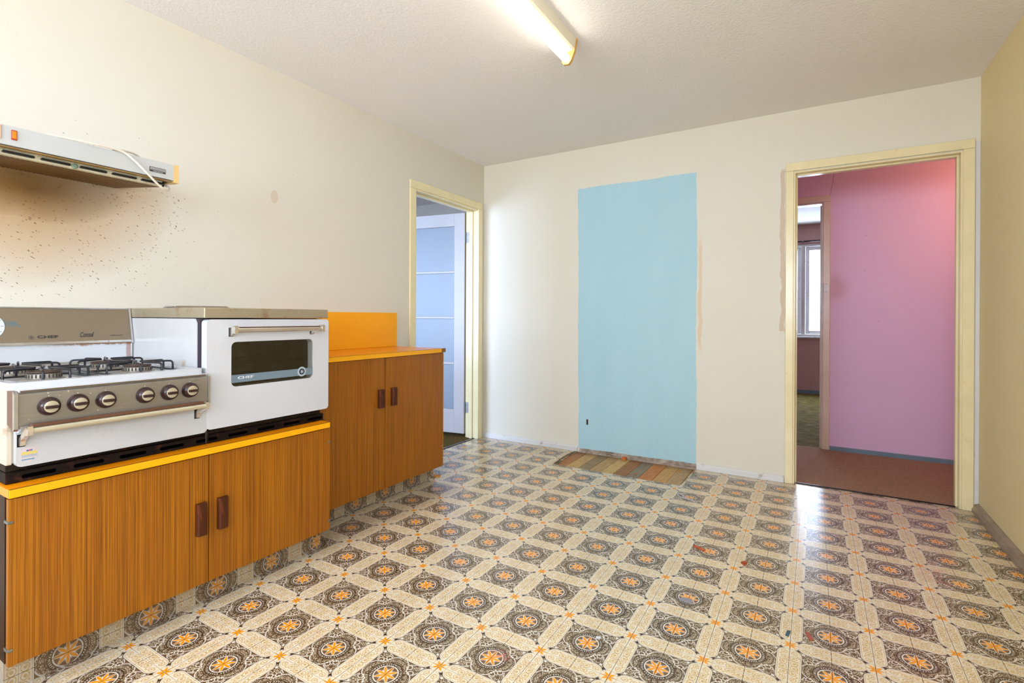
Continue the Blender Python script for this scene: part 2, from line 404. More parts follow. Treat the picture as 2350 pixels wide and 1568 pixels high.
M['edge_beige'] = plain('unpainted_door_edge', (196, 176, 146), .5, var=.08, scale=20)
M['skirt_brown'] = plain('grubby_skirting', (160, 142, 118), .4, var=.15, scale=8, dirt=(110, 90, 66), dirtamt=.5)
M['blue_skirt'] = plain('blue_grey_skirting', (112, 136, 150), .4, var=.08)
M['dark_strip'] = plain('dark_threshold_strip', (34, 26, 30), .25, metal=.5, var=.1)
M['hinge'] = plain('dull_steel_hinge', (150, 150, 146), .3, metal=.8, var=.2, scale=60, dirt=(90, 80, 70), dirtamt=.5)
M['hinge_bright'] = plain('bare_steel_hinge', (176, 176, 172), .35, metal=.3, var=.15, scale=60)
M['hood_white'] = plain('hood_white_enamel', (190, 189, 184), .35, spec=.4, var=.03, scale=3)
M['hood_tan'] = plain('grease_yellowed_enamel', (172, 132, 66), .4, var=.2, scale=9, dirt=(110, 70, 24), dirtamt=.5)
M['hood_cream'] = plain('cream_slot_rail', (206, 194, 160), .4, var=.08, scale=14, dirt=(150, 110, 60), dirtamt=.45)
M['hood_filter'] = plain('greasy_ribbed_filter', (26, 16, 6), .4, var=.3, scale=20)
M['end_yellow'] = plain('yellowed_plastic', (226, 188, 124), .4, var=.06, scale=20)
M['amber'] = plain('amber_lampholder', (226, 172, 84), .4, var=.12, scale=40)
M['cable'] = plain('white_flex', (226, 214, 196), .4, var=.05, scale=30)
M['switch_orange'] = plain('orange_rocker', (240, 132, 10), .3, var=.08)
M['red_bezel'] = plain('red_bezel', (176, 60, 40), .4)
M['salmon'] = plain('salmon_knob', (230, 170, 140), .4)
M['carpet_hall'] = plain('brown_hall_carpet', (182, 148, 122), .95, spec=.1, var=.22, scale=140, bmp=.8, bscale=240, bdist=.006)
M['carpet_green'] = plain('olive_green_carpet', (132, 116, 62), .95, spec=.1, var=.35, scale=30, bmp=.9, bscale=60, bdist=.012, stretch=(.4, 1, 1))
M['carpet_dining'] = plain('olive_dining_carpet', (112, 92, 48), .95, spec=.1, var=.4, scale=80, bmp=.8, bscale=120, bdist=.01)
M['subfloor'] = plain('dark_subfloor', (60, 40, 26), .8)
M['batten'] = plain('cream_batten', (236, 226, 200), .4, var=.02)
M['clock_face'] = plain('clock_face', (230, 234, 236), .3)
M['plug_white'] = plain('white_switch_plate', (232, 228, 220), .3)
def pink_mat():
    m, nt, p = newmat('pink_paint', lin((214, 150, 168)), .5, 0, .3)
    pos = world_pos(nt); x, y, z = sep(nt, pos)
    c = mixc(nt, noise(nt, pos, 1.5, 4), lin((230, 194, 220)), lin((226, 186, 212)))
    dn = (1-hyp((x-2.72)/.12, (z-1.33)/.16)).clamp()*(noise(nt, pos, 10., 3)*1.5)
    c = mixc(nt, dn*.5, c, lin((180, 110, 100)))
    ny = noise(nt, pos, 6., 3)-.5
    crack = (x-2.685-(z-2.11)*.11+ny*.03).abs().below(.0016, .001)*((z-2.10)._op('GREATER_THAN', 0.))
    c = mixc(nt, crack*.7, c, lin((110, 50, 50)))
    c = mixc(nt, specks(nt, pos, 11., .05, .3)*.6, c, lin((130, 70, 70)))
    setc(nt, p, c); bump(nt, p, noise(nt, pos, 25., 4), .12, .003); return m
M['pink'] = pink_mat()
M['pink_dull'] = plain('dull_mauve_paint', (196, 158, 152), .6, var=.04, scale=3)
M['dining_wall'] = plain('dining_paint', (168, 156, 142), .6, var=.04, scale=3)
M['ceiling_plain'] = plain('flat_ceiling_paint', (212, 204, 196), .8, var=.02, scale=3)
def frosted_mat():
    m, nt, p = newmat('frosted_glass', lin((196, 212, 218)), .35, 0, .5)
    pos = world_pos(nt); v = nt.nodes.new('ShaderNodeTexVoronoi'); nt.links.new(pos, v.inputs['Vector']); v.inputs['Scale'].default_value = 260.
    p.inputs['Transmission Weight'].default_value = .35
    d = V(nt, v.outputs['Distance']); setc(nt, p, mixc(nt, d, lin((146, 158, 170)), lin((168, 178, 188)))); bump(nt, p, d, .3, .001); return m
M['frosted'] = frosted_mat()
def clear_glass(name, tint, fac, rough=.02):
    m = bpy.data.materials.new(name); m.use_nodes = True; nt = m.node_tree; nt.nodes.clear()
    o = nt.nodes.new('ShaderNodeOutputMaterial'); mx = nt.nodes.new('ShaderNodeMixShader')
    t = nt.nodes.new('ShaderNodeBsdfTransparent'); t.inputs[0].default_value = tint
    g = nt.nodes.new('ShaderNodeBsdfGlossy'); g.inputs['Roughness'].default_value = rough
    f = nt.nodes.new('ShaderNodeFresnel'); f.inputs[0].default_value = 1.5
    if fac is None: nt.links.new(f.outputs[0], mx.inputs[0])
    else: mx.inputs[0].default_value = fac
    nt.links.new(t.outputs[0], mx.inputs[1]); nt.links.new(g.outputs[0], mx.inputs[2]); nt.links.new(mx.outputs[0], o.inputs[0]); return m
M['glass'] = clear_glass('window_glass', (.95, .97, 1, 1), .05)
M['oven_glass'] = clear_glass('smoked_oven_glass', (.8, .79, .76, 1), .05, .08)
M['oven_inside'] = plain('grey_oven_lining', (190, 182, 160), .5, var=.2, scale=14, dirt=(60, 44, 30), dirtamt=.45)
def emit(name, col, s):
    m = bpy.data.materials.new(name); m.use_nodes = True; nt = m.node_tree; nt.nodes.clear()
    o = nt.nodes.new('ShaderNodeOutputMaterial'); e = nt.nodes.new('ShaderNodeEmission'); e.inputs[0].default_value = col+(1,); e.inputs[1].default_value = s
    nt.links.new(e.outputs[0], o.inputs[0]); return m
M['tube'] = emit('lit_fluorescent_tube', (1, .94, .84), 9.)
M['bulb'] = emit('lit_hall_bulb', (1, .6, .3), 30.)
def plank_mat(i):
    cols = [(190, 128, 76), (222, 176, 108), (170, 142, 98), (204, 164, 106), (226, 184, 116), (180, 122, 68), (158, 138, 110), (218, 140, 72), (224, 172, 102), (200, 164, 116), (198, 134, 68), (190, 150, 96)]
    m, nt, p = newmat('pine_floorboard', lin(cols[i]), .5, 0, .3)
    pos = world_pos(nt); n = noise(nt, scaled(nt, pos, (18, 1.5, 1)), 4., 4, .6, .6)
    a = lin(cols[i]); c = mixc(nt, n._op('MULTIPLY_ADD', 2., -.5, clamp=True), tuple(v*.72 for v in a[:3])+(1,), a)
    st = noise(nt, pos, 9., 5, .6, 1.2); c = mixc(nt, st.band(.5, .012, .02)*.6, c, tuple(v*.35 for v in a[:3])+(1,))
    x, y, z = sep(nt, pos); e = ((y+.11)/.11).clamp(); c = mixc(nt, e*.55, c, lin((84, 66, 48)))
    setc(nt, p, c); bump(nt, p, n, .15, .001); return m

# ------------------------------------------------------------------ mesh helpers
ORG = {}
def bm_new(): return bmesh.new()
def box(bm, x0, x1, y0, y1, z0, z1, bev=0., seg=2, rot=None, piv=None):
    vs = [bm.verts.new((x, y, z)) for x in (x0, x1) for y in (y0, y1) for z in (z0, z1)]
    fs = [bm.faces.new([vs[i] for i in f]) for f in ((0, 1, 3, 2), (4, 6, 7, 5), (0, 4, 5, 1), (2, 3, 7, 6), (0, 2, 6, 4), (1, 5, 7, 3))]
    if bev:
        es = list({e for f in fs for e in f.edges})
        r = bmesh.ops.bevel(bm, geom=es, offset=bev, segments=seg, affect='EDGES', profile=.5)
        vs = list({v for f in r['faces'] for v in f.verts} | {v for v in vs if v.is_valid})
    if rot is not None: bmesh.ops.rotate(bm, verts=[v for v in vs if v.is_valid], cent=piv, matrix=rot)
    return vs
def prism(bm, pts, axis, a0, a1):
    """extrude a closed 2D outline along an axis: axis 'x' -> pts are (y,z); 'y' -> (x,z); 'z' -> (x,y)"""
    def P(p, t): return {'x': (t, p[0], p[1]), 'y': (p[0], t, p[1]), 'z': (p[0], p[1], t)}[axis]
    A = [bm.verts.new(P(p, a0)) for p in pts]; B = [bm.verts.new(P(p, a1)) for p in pts]
    n = len(pts); bm.faces.new(A); bm.faces.new(list(reversed(B)))
    for i in range(n): bm.faces.new((A[i], B[i], B[(i+1) % n], A[(i+1) % n]))
    return A+B
def rrect(u0, u1, v0, v1, r, n=6):
    out = []
    for cu, cv, a0 in ((u1-r, v1-r, 0), (u0+r, v1-r, 90), (u0+r, v0+r, 180), (u1-r, v0+r, 270)):
        for k in range(n+1):
            a = math.radians(a0+90*k/n); out.append((cu+r*math.cos(a), cv+r*math.sin(a)))
    return out
def ring_panel(bm, outer, inner, axis, a0, a1):
    """panel with a hole; outer and inner outlines with equal counts"""
    def P(p, t): return {'x': (t, p[0], p[1]), 'y': (p[0], t, p[1]), 'z': (p[0], p[1], t)}[axis]
    n = len(outer); R = [[bm.verts.new(P(p, t)) for p in o] for t in (a0, a1) for o in (outer, inner)]
    for i in range(n):
        j = (i+1) % n
        bm.faces.new((R[0][i], R[0][j], R[1][j], R[1][i])); bm.faces.new((R[2][i], R[3][i], R[3][j], R[2][j]))
        bm.faces.new((R[0][i], R[2][i], R[2][j], R[0][j])); bm.faces.new((R[1][i], R[1][j], R[3][j], R[3][i]))
def tube(bm, pts, r, seg=10, cap=True, closed=False):
    pts = [Vector(p) for p in pts]; n = len(pts); rings = []
    t0 = (pts[1]-pts[0]).normalized(); ref = Vector((0, 0, 1)) if abs(t0.z) < .9 else Vector((1, 0, 0))
    nrm = t0.cross(ref).normalized()
    for i, p in enumerate(pts):
        if closed: t = (pts[(i+1) % n]-pts[i-1]).normalized()
        else: t = (pts[min(i+1, n-1)]-pts[max(i-1, 0)]).normalized()
        nrm = (nrm-t*nrm.dot(t)).normalized(); bn = t.cross(nrm)
        rings.append([bm.verts.new(p+(nrm*math.cos(2*math.pi*k/seg)+bn*math.sin(2*math.pi*k/seg))*r) for k in range(seg)])
    for i in range(n if closed else n-1):
        A, B = rings[i], rings[(i+1) % n]
        for k in range(seg): bm.faces.new((A[k], A[(k+1) % seg], B[(k+1) % seg], B[k]))
    if cap and not closed: bm.faces.new(list(reversed(rings[0]))); bm.faces.new(rings[-1])
def smooth_path(ctrl, n=8):
    ctrl = [Vector(c) for c in ctrl]; out = []
    for i in range(len(ctrl)-1):
        p0 = ctrl[max(i-1, 0)]; p1 = ctrl[i]; p2 = ctrl[i+1]; p3 = ctrl[min(i+2, len(ctrl)-1)]
        for k in range(n):
            t = k/n; out.append(.5*((2*p1)+(p2-p0)*t+(2*p0-5*p1+4*p2-p3)*t*t+(3*p1-p0-3*p2+p3)*t**3))
    out.append(ctrl[-1]); return out
def lathe(bm, prof, c, axis='z', seg=28, a=(1, 1)):
    """prof: list of (radius, height) along the axis from centre c"""
    rings = []
    for r, h in prof:
        ring = []
        for k in range(seg):
            t = 2*math.pi*k/seg; u, v = r*math.cos(t)*a[0], r*math.sin(t)*a[1]
            q = {'z': (u, v, h), 'x': (h, u, v), 'y': (u, h, v)}[axis]
            ring.append(bm.verts.new((c[0]+q[0], c[1]+q[1], c[2]+q[2])))
        rings.append(ring)
    for A, B in zip(rings, rings[1:]):
        for k in range(seg): bm.faces.new((A[k], A[(k+1) % seg], B[(k+1) % seg], B[k]))
    bm.faces.new(rings[0]); bm.faces.new(list(reversed(rings[-1])))
def obj(name, bm, mat, parent=None, smooth=False, uv=None, origin=None):
    bmesh.ops.recalc_face_normals(bm, faces=bm.faces)
    if uv:
        L = bm.loops.layers.uv.new('UVMap')
        for f in bm.faces:
            for l in f.loops: l[L].uv = uv(l.vert.co)
    vs = [v.co for v in bm.verts]
    if origin is None:
        lo = Vector([min(v[i] for v in vs) for i in range(3)]); hi = Vector([max(v[i] for v in vs) for i in range(3)])
        origin = Vector(((lo.x+hi.x)/2, (lo.y+hi.y)/2, lo.z if parent is None else (lo.z+hi.z)/2))
    origin = Vector(origin)
    bmesh.ops.translate(bm, verts=bm.verts, vec=-origin)
    me = bpy.data.meshes.new(name); bm.to_mesh(me); bm.free()
    me.materials.append(mat)
    if smooth:
        for p in me.polygons: p.use_smooth = True
        try: me.set_sharp_from_angle(angle=math.radians(38))
        except Exception: pass
    o = bpy.data.objects.new(name, me); C.objects.link(o)
    ORG[o.name] = origin
    if parent is not None: o.parent = parent; o.location = origin-ORG[parent.name]
    else: o.location = origin
    return o
def tag(o, label, cat, group=None):
    o['label'] = label; o['category'] = cat
    if group: o['group'] = group
    return o
def thing(name, label, cat, loc, group=None):
    o = bpy.data.objects.new(name, None); C.objects.link(o); o.location = loc; o.empty_display_size = .1
    ORG[o.name] = Vector(loc); return tag(o, label, cat, group)
def struct(name, bm, mat, smooth=False, uv=None):
    o = obj(name, bm, mat, smooth=smooth, uv=uv); o['kind'] = 'structure'; return o
def struct_empty(name, loc):
    o = bpy.data.objects.new(name, None); C.objects.link(o); o.location = loc; ORG[o.name] = Vector(loc); o['kind'] = 'structure'; return o
def wallbox(bm, axis, t0, t1, a0, a1, z0, z1, holes=()):
    """wall slab between t0,t1 across `axis`, from a0 to a1 along the other axis, with rectangular holes (a0,a1,z0,z1)"""
    As = sorted({a0, a1, *[h[0] for h in holes], *[h[1] for h in holes]}); Zs = sorted({z0, z1, *[h[2] for h in holes], *[h[3] for h in holes]})
    for i in range(len(As)-1):
        for j in range(len(Zs)-1):
            ca, cz = (As[i]+As[i+1])/2, (Zs[j]+Zs[j+1])/2
            if any(h[0] < ca < h[1] and h[2] < cz < h[3] for h in holes): continue
            if axis == 'x': box(bm, t0, t1, As[i], As[i+1], Zs[j], Zs[j+1])
            else: box(bm, As[i], As[i+1], t0, t1, Zs[j], Zs[j+1])
    bmesh.ops.remove_doubles(bm, verts=bm.verts, dist=1e-5)
    seen = {}
    for f in list(bm.faces):
        k = tuple(sorted(v.index for v in f.verts)) if False else frozenset(f.verts)
        seen.setdefault(k, []).append(f)
    bmesh.ops.delete(bm, geom=[f for fs in seen.values() if len(fs) > 1 for f in fs], context='FACES')
def text_mesh(body, width, height, depth=.0006, bold=0., shear=0., extra=0.):
    cu = bpy.data.curves.new('t', 'FONT'); cu.body = body; cu.size = 1; cu.shear = shear; cu.offset = bold; cu.space_character = 1+extra
    o = bpy.data.objects.new('t', cu); C.objects.link(o); bpy.context.view_layer.update()
    dg = bpy.context.evaluated_depsgraph_get(); me = bpy.data.meshes.new_from_object(o.evaluated_get(dg))
    bm = bmesh.new(); bm.from_mesh(me); bpy.data.objects.remove(o); bpy.data.curves.remove(cu)
    xs = [v.co.x for v in bm.verts]; ys = [v.co.y for v in bm.verts]
    for v in bm.verts:
        v.co.x = (v.co.x-min(xs))/(max(xs)-min(xs))*width; v.co.y = (v.co.y-min(ys))/(max(ys)-min(ys))*height; v.co.z = 0
    r = bmesh.ops.extrude_face_region(bm, geom=list(bm.faces)); bmesh.ops.translate(bm, verts=[g for g in r['geom'] if isinstance(g, bmesh.types.BMVert)], vec=(0, 0, depth))
    return bm
def text_on_x(name, body, x, y0, z0, w, h, mat, parent, tilt=0., **k):
    """lettering lying on a face that looks towards +x, reading towards +y"""
    bm = text_mesh(body, w, h, **k)
    for v in bm.verts:
        a, b, c = v.co; v.co = (x+c-b*math.tan(tilt), y0+a, z0+b)
    return obj(name, bm, mat, parent)

# ------------------------------------------------------------------ structure of the kitchen
D1 = (-.922, -.088, -.02, 2.045)           # opening in the left wall (y0,y1,z0,z1)
D2 = (2.455, 3.297, -.02, 2.045)          # opening in the far wall (x0,x1,..)
bm = bm_new(); wallbox(bm, 'x', -.12, 0, REAR, 0, -.02, H, [D1]); wall_left = struct('wall_left', bm, M['wall_left'])
bm = bm_new(); wallbox(bm, 'y', 0, .06, -.12, W+.12, -.02, H, [D2]); wall_far = struct('wall_far', bm, M['wall_far'])
KW = (-5.75, -3.40, 1.0, 2.15)
bm = bm_new(); wallbox(bm, 'x', W, W+.14, REAR, 0, -.02, H, [KW]); struct('wall_right', bm, M['wall_right'])
RW = (.25, 2.75, 1.0, 2.15)
bm = bm_new(); wallbox(bm, 'y', REAR-.14, REAR, -.12, W+.14, -.02, H, [RW]); struct('wall_rear', bm, M['wall_rear'])
bm = bm_new(); box(bm, -.12, W+.14, REAR-.14, .06, H, H+.1); struct('ceiling', bm, M['ceiling'])

# vinyl floor with the cut-out in front of the blue patch
CX0, CX1, CY = .944, 1.842, -.432
bm = bm_new()
def lift(x, y): return 0.
left_edge = [(CX0+.006, CY-.004), (CX0-.004, -.33), (CX0-.022, -.22), (CX0-.020, -.12), (CX0-.012, -.012)]
right_edge = [(CX1-.012, CY-.002), (CX1+.002, -.30), (CX1-.004, -.18), (CX1+.006, -.08), (CX1+.008, -.012)]
outline_l = [(0, REAR), (CX0-.4, REAR)]
def sheet(bm, pts, z1=0., z0=-.004):
    prism(bm, pts, 'z', z0, z1)
sheet(bm, [(0, 0)] + [(0, CY-.004)] + left_edge + [(CX0-.012, 0)])
sheet(bm, [(x, y) for x, y in right_edge] + [(CX1+.008, 0), (D2[0], 0), (D2[1], 0), (W, 0), (W, CY-.002)])
n = 24; lo = [(0, REAR), (W, REAR), (W, CY-.002)] + [(CX1-.012, CY-.002)]
mid = [(CX1-.012+(CX0+.006-CX1+.012)*k/n, CY-.003+math.sin(k*1.7)*.0035) for k in range(1, n)]
sheet(bm, lo+mid+[(CX0+.006, CY-.004), (0, CY-.004)])
sheet(bm, [(D2[0], 0), (D2[1], 0), (D2[1], .018), (D2[0], .018)])
sheet(bm, [(0, D1[0]), (0, D1[1]), (-.02, D1[1]), (-.02, D1[0])])
bm.verts.ensure_lookup_table()
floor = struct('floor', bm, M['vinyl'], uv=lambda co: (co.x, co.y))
# curled cut edge of the vinyl at the left of the boards
bm = bm_new(); prof = [(0, 0), (.012, .003), (.020, .008), (.025, .015)]
rows = []
for i in range(13):
    t = i/12; y = CY+.01+t*(-.015-CY-.01); x = CX0-.030-.018*math.sin(t*2.6)
    rows.append([bm.verts.new((x+p[0], y, .0005+p[1]*(.35+.65*math.sin(math.pi*min(1, .15+t))))) for p in prof])
for A, B in zip(rows, rows[1:]):
    for k in range(3): bm.faces.new((A[k], A[k+1], B[k+1], B[k]))
r = bmesh.ops.solidify(bm, geom=list(bm.faces), thickness=.002)
obj('curled_edge', bm, M['vinyl'], floor, uv=lambda co: (co.x, co.y))
# exposed boards, one object each
xs = [.90, 1.013, 1.109, 1.196, 1.285, 1.374, 1.466, 1.551, 1.645, 1.736, 1.829, 1.92]
for i in range(len(xs)-1):
    bm = bm_new(); dz = random.uniform(-.0012, .0006)
    box(bm, xs[i]+.0012, xs[i+1]-.0012, CY-.05, -.001, -.024, -.0045+dz, .0008, 1); obj('plank', bm, plank_mat(i), floor)
bm = bm_new(); box(bm, 0, W, REAR, 0, -.06, -.0245); obj('subfloor', bm, M['subfloor'], floor)

# blue patch of old paint with ragged edges, bare plaster strip under it
def ragged(p0, p1, n, amp):
    out = []
    for k in range(n):
        t = k/n; dx, dz = p1[0]-p0[0], p1[1]-p0[1]; L = math.hypot(dx, dz)
        a = (random.uniform(-1, 1)*.5+math.sin(t*11+p0[0]*5)*.5)*amp if k else 0
        out.append((p0[0]+dx*t-dz/L*a, p0[1]+dz*t+dx/L*a))
    return out
bl = [(.936, .027), (1.848, .036), (1.846, 2.130), (.925, 2.127)]
pts = ragged(bl[0], bl[1], 30, .002)+ragged(bl[1], bl[2], 60, .006)+ragged(bl[2], bl[3], 40, .004)+ragged(bl[3], bl[0], 60, .006)
bm = bm_new(); prism(bm, pts, 'y', -.0015, .0); obj('blue_paint_patch', bm, M['blue'], wall_far)
bm = bm_new(); prism(bm, ragged((.934, -.012), (1.851, -.012), 4, 0)+ragged((1.851, -.006), (1.851, .036), 2, 0)+ragged((1.851, .037), (.934, .027), 60, .003), 'y', -.007, -.0002)
obj('plaster_strip', bm, M['plaster'], wall_far)

# baseboards
def skirt(name, mat, axis, a0, a1, face, sgn, h=.043, t=.012):
    bm = bm_new(); p = [(0, 0), (t, 0), (t, h*.72), (t*.45, h), (0, h)]
    q = [(face+sgn*u, v) for u, v in p]
    prism(bm, q, 'x' if axis == 'x' else 'y', a0, a1); return struct(name, bm, mat)
def skirt_far(name, x0, x1, mat=None):
    bm = bm_new(); t, h = .013, .042
    prism(bm, [(0, .0006), (-t, .0006), (-t, h*.75), (-t*.5, h), (0, h)], 'x', x0, x1); return struct(name, bm, mat or M['gloss_white'])
skirt_far('baseboard_far', .001, .930); skirt_far('baseboard_far_right', 1.853, 2.405)
bm = bm_new(); prism(bm, [(W, .0006), (W-.035, .0006), (W-.033, .018), (W-.022, .036), (W-.004, .045), (W, .045)], 'y', REAR, -.001); struct('baseboard_right', bm, M['skirt_brown'])
bm = bm_new(); box(bm, D2[1]+.055, W-.002, -.0035, -.0002, .046, H-.36); obj('corner_filler', bm, M['gloss_white'], wall_far)

# ---- door 1 (left wall): casing, lining, glazed leaf standing open into the dining room
door_1 = struct_empty('door_1', (0, -.5, 0))
CH = 2.104
def casing_left(bm_y0, bm_y1, z0, z1): pass
bm = bm_new(); box(bm, 0, .014, -.981, -.922, 0.0005, CH-.0595, .003); obj('architrave', bm, M['casing'], door_1)
bm = bm_new(); box(bm, 0, .014, -.10, -.040, 0.0005, CH-.0595, .003); obj('architrave', bm, M['casing'], door_1)
bm = bm_new(); box(bm, 0, .014, -.981, -.040, CH-.059, CH, .003); obj('architrave_head', bm, M['casing'], door_1)
def lining_x(y, sgn, parent, mat):     # jamb lining against the opening side at y, growing towards sgn
    bm = bm_new(); lo, hi = sorted((y, y+sgn*.012)); box(bm, -.124, .006, lo, hi, .0005, 2.033, .001, 1); obj('jamb', bm, mat, parent)
    lo, hi = sorted((y+sgn*.012, y+sgn*.024)); bm = bm_new(); box(bm, -.082, -.046, lo, hi, .0005, 2.021, .0015, 1); obj('door_stop', bm, mat, parent)
lining_x(D1[0], 1, door_1, M['casing']); lining_x(D1[1], -1, door_1, M['casing'])
bm = bm_new(); box(bm, -.124, .006, D1[0], D1[1], 2.033, 2.045, .001, 1); obj('jamb_head', bm, M['casing'], door_1)
bm = bm_new(); box(bm, -.082, -.046, D1[0]+.012, D1[1]-.012, 2.021, 2.033, .0015, 1); obj('door_stop', bm, M['casing'], door_1)
HP = Vector((-.136, -.107, 0)); dd = Vector((-.987, -.159, 0)); nn = Vector((-.159, .987, 0))
def leafbox(bm, s0, s1, t0, t1, z0, z1, bev=.0015):
    vs = box(bm, s0, s1, t0, t1, z0, z1, bev, 1)
    for v in {v for v in vs if v.is_valid}: s, t, z = v.co; v.co = HP+dd*s+nn*t+Vector((0, 0, z))
LZ0, LZ1, LW = .03, 2.026, .80
bm = bm_new()
for a in ((0, .105, 0, .036, LZ0, LZ1), (LW-.105, LW, 0, .036, LZ0, LZ1), (.105, LW-.105, 0, .036, LZ1-.115, LZ1), (.105, LW-.105, 0, .036, LZ0, .245)):
    leafbox(bm, *a)
leaf = obj('door_leaf', bm, M['leaf_white'], door_1)
bm = bm_new(); leafbox(bm, -.0012, .0, .001, .035, LZ0+.002, LZ1-.002, 0); obj('leaf_edge', bm, M['edge_beige'], leaf)
gz = [.245, .245+.4165, .245+.833, .245+1.2495, LZ1-.115]
for i in range(4):
    bm = bm_new(); leafbox(bm, .105, LW-.105, .014, .020, gz[i]+.001, gz[i+1]-.001, 0); obj('glass_pane', bm, M['frosted'], leaf)
for z in gz[1:4]:
    bm = bm_new(); leafbox(bm, .105, LW-.105, .003, .013, z-.011, z+.011, .004); obj('glazing_bar', bm, M['leaf_white'], leaf)
for z in (1.80, .27):
    bm = bm_new(); leafbox(bm, -.004, -.0013, .004, .032, z-.05, z+.05, .0005); leafbox(bm, -.004, .0, -.012, .003, z-.05, z+.05, .0005)
    tube(bm, [HP+dd*-.006+nn*-.006+Vector((0, 0, z-.052)), HP+dd*-.006+nn*-.006+Vector((0, 0, z+.052))], .0055, 8)
    box(bm, -.1235, -.092, -.1018, -.1002, z-.048, z+.048)
    obj('hinge', bm, M['hinge_bright'], leaf)
bm = bm_new(); box(bm, -.045, -.0205, D1[0]+.012, D1[1]-.012, -.003, .006, .003); obj('threshold_strip', bm, M['dark_strip'], door_1)

# ---- door 2 (far wall): casing and lining only
door_2 = struct_empty('door_2', (2.876, 0, 0))
bm = bm_new(); box(bm, 2.409, 2.4555, -.015, 0, .0005, CH-.0535, .003); obj('architrave', bm, M['casing'], door_2)
bm = bm_new(); box(bm, 3.2965, 3.348, -.015, 0, .0005, CH-.0535, .003); obj('architrave', bm, M['casing'], door_2)
bm = bm_new(); box(bm, 2.409, 3.348, -.015, 0, CH-.053, CH, .003); obj('architrave_head', bm, M['casing'], door_2)
for x, s in ((D2[0], 1), (D2[1], -1)):
    lo, hi = sorted((x, x+s*.010)); bm = bm_new(); box(bm, lo, hi, -.008, .125, .0005, 2.035, .001, 1); obj('jamb', bm, M['casing'], door_2)
    lo, hi = sorted((x+s*.010, x+s*.021)); bm = bm_new(); box(bm, lo, hi, .034, .072, .0005, 2.024, .0015, 1); obj('door_stop', bm, M['casing'], door_2)
bm = bm_new(); box(bm, D2[0], D2[1], -.008, .125, 2.035, 2.045, .001, 1); obj('jamb_head', bm, M['casing'], door_2)
bm = bm_new(); box(bm, D2[0]+.01, D2[1]-.01, .034, .072, 2.024, 2.035, .0015, 1); obj('door_stop', bm, M['casing'], door_2)
bm = bm_new(); box(bm, D2[0]+.021, D2[1]-.021, .0185, .026, -.003, .007, .002); obj('threshold_strip', bm, M['dark_strip'], door_2)

# ------------------------------------------------------------------ hall, bedroom and dining room beyond
HY0, HY1 = .12, 1.14; BX0, BX1, BY1 = .9, 3.9, 4.69; D3 = (1.84, 2.632, -.02, 2.05)
bm = bm_new(); wallbox(bm, 'y', .06, HY0, .6, 5.2, -.02, H, [D2]); struct('wall_hall_near', bm, M['pink'])
bm = bm_new(); wallbox(bm, 'y', HY1, HY1+.045, .6, 5.2, -.02, H, [D3]); struct('wall_hall', bm, M['pink'])
bm = bm_new(); wallbox(bm, 'y', HY1+.045, HY1+.09, .6, 5.2, -.02, H, [D3]); struct('wall_bedroom_near', bm, M['pink_dull'])
bm = bm_new(); box(bm, .5, .6, .06, BY1+.1, -.02, H); struct('wall_hall_left', bm, M['pink_dull'])
bm = bm_new(); box(bm, 5.2, 5.3, .06, HY1+.09, -.02, H); struct('wall_hall_right', bm, M['pink'])
bm = bm_new(); box(bm, .5, 5.3, .06, BY1+.14, H, H+.1); struct('ceiling_hall', bm, M['ceiling_plain'])
bm = bm_new(); box(bm, .6, 5.2, .0265, HY1+.045, -.06, 0.0); struct('floor_hall', bm, M['carpet_hall'])
bm = bm_new(); box(bm, .6, BX1, HY1+.0455, BY1, -.06, 0.0); struct('floor_bedroom', bm, M['carpet_green'])
bm = bm_new(); box(bm, BX1, BX1+.1, HY1+.09, BY1, -.02, H); struct('wall_bedroom_right', bm, M['pink_dull'])
BW = (1.60, 3.30, .83, 2.16)
bm = bm_new(); wallbox(bm, 'y', BY1, BY1+.14, .6, BX1+.1, -.02, H, [BW]); struct('wall_bedroom', bm, M['pink_dull'])
bm = bm_new(); prism(bm, [(HY1, 0), (HY1-.012, 0), (HY1-.012, .028), (HY1-.006, .034), (HY1, .034)], 'x', 2.683, 5.2); struct('baseboard_hall', bm, M['blue_skirt'])
bm = bm_new(); box(bm, .6, BX1, BY1-.012, BY1, .0, .05); struct('baseboard_bedroom', bm, M['blue_skirt'])
door_3 = struct_empty('door_3', (2.236, HY1, 0))
for x0, x1 in ((2.632, 2.682), (1.79, 1.84)):
    bm = bm_new(); box(bm, x0, x1, HY1-.014, HY1, .0005, 2.0535, .003); obj('architrave', bm, M['casing_hall'], door_3)
bm = bm_new(); box(bm, 1.79, 2.682, HY1-.014, HY1, 2.054, 2.106, .003); obj('architrave_head', bm, M['casing_hall'], door_3)
for x, s in ((D3[1], -1), (D3[0], 1)):
    lo, hi = sorted((x, x+s*.010)); bm = bm_new(); box(bm, lo, hi, HY1-.006, HY1+.095, .0005, 2.04, .001, 1); obj('jamb', bm, M['casing_hall'], door_3)
    lo, hi = sorted((x+s*.010, x+s*.020)); bm = bm_new(); box(bm, lo, hi, HY1+.02, HY1+.055, .0005, 2.03, .001, 1); obj('door_stop', bm, M['casing_hall'], door_3)
bm = bm_new(); box(bm, D3[0], D3[1], HY1-.006, HY1+.095, 2.04, 2.05, .001, 1); obj('jamb_head', bm, M['casing_hall'], door_3)

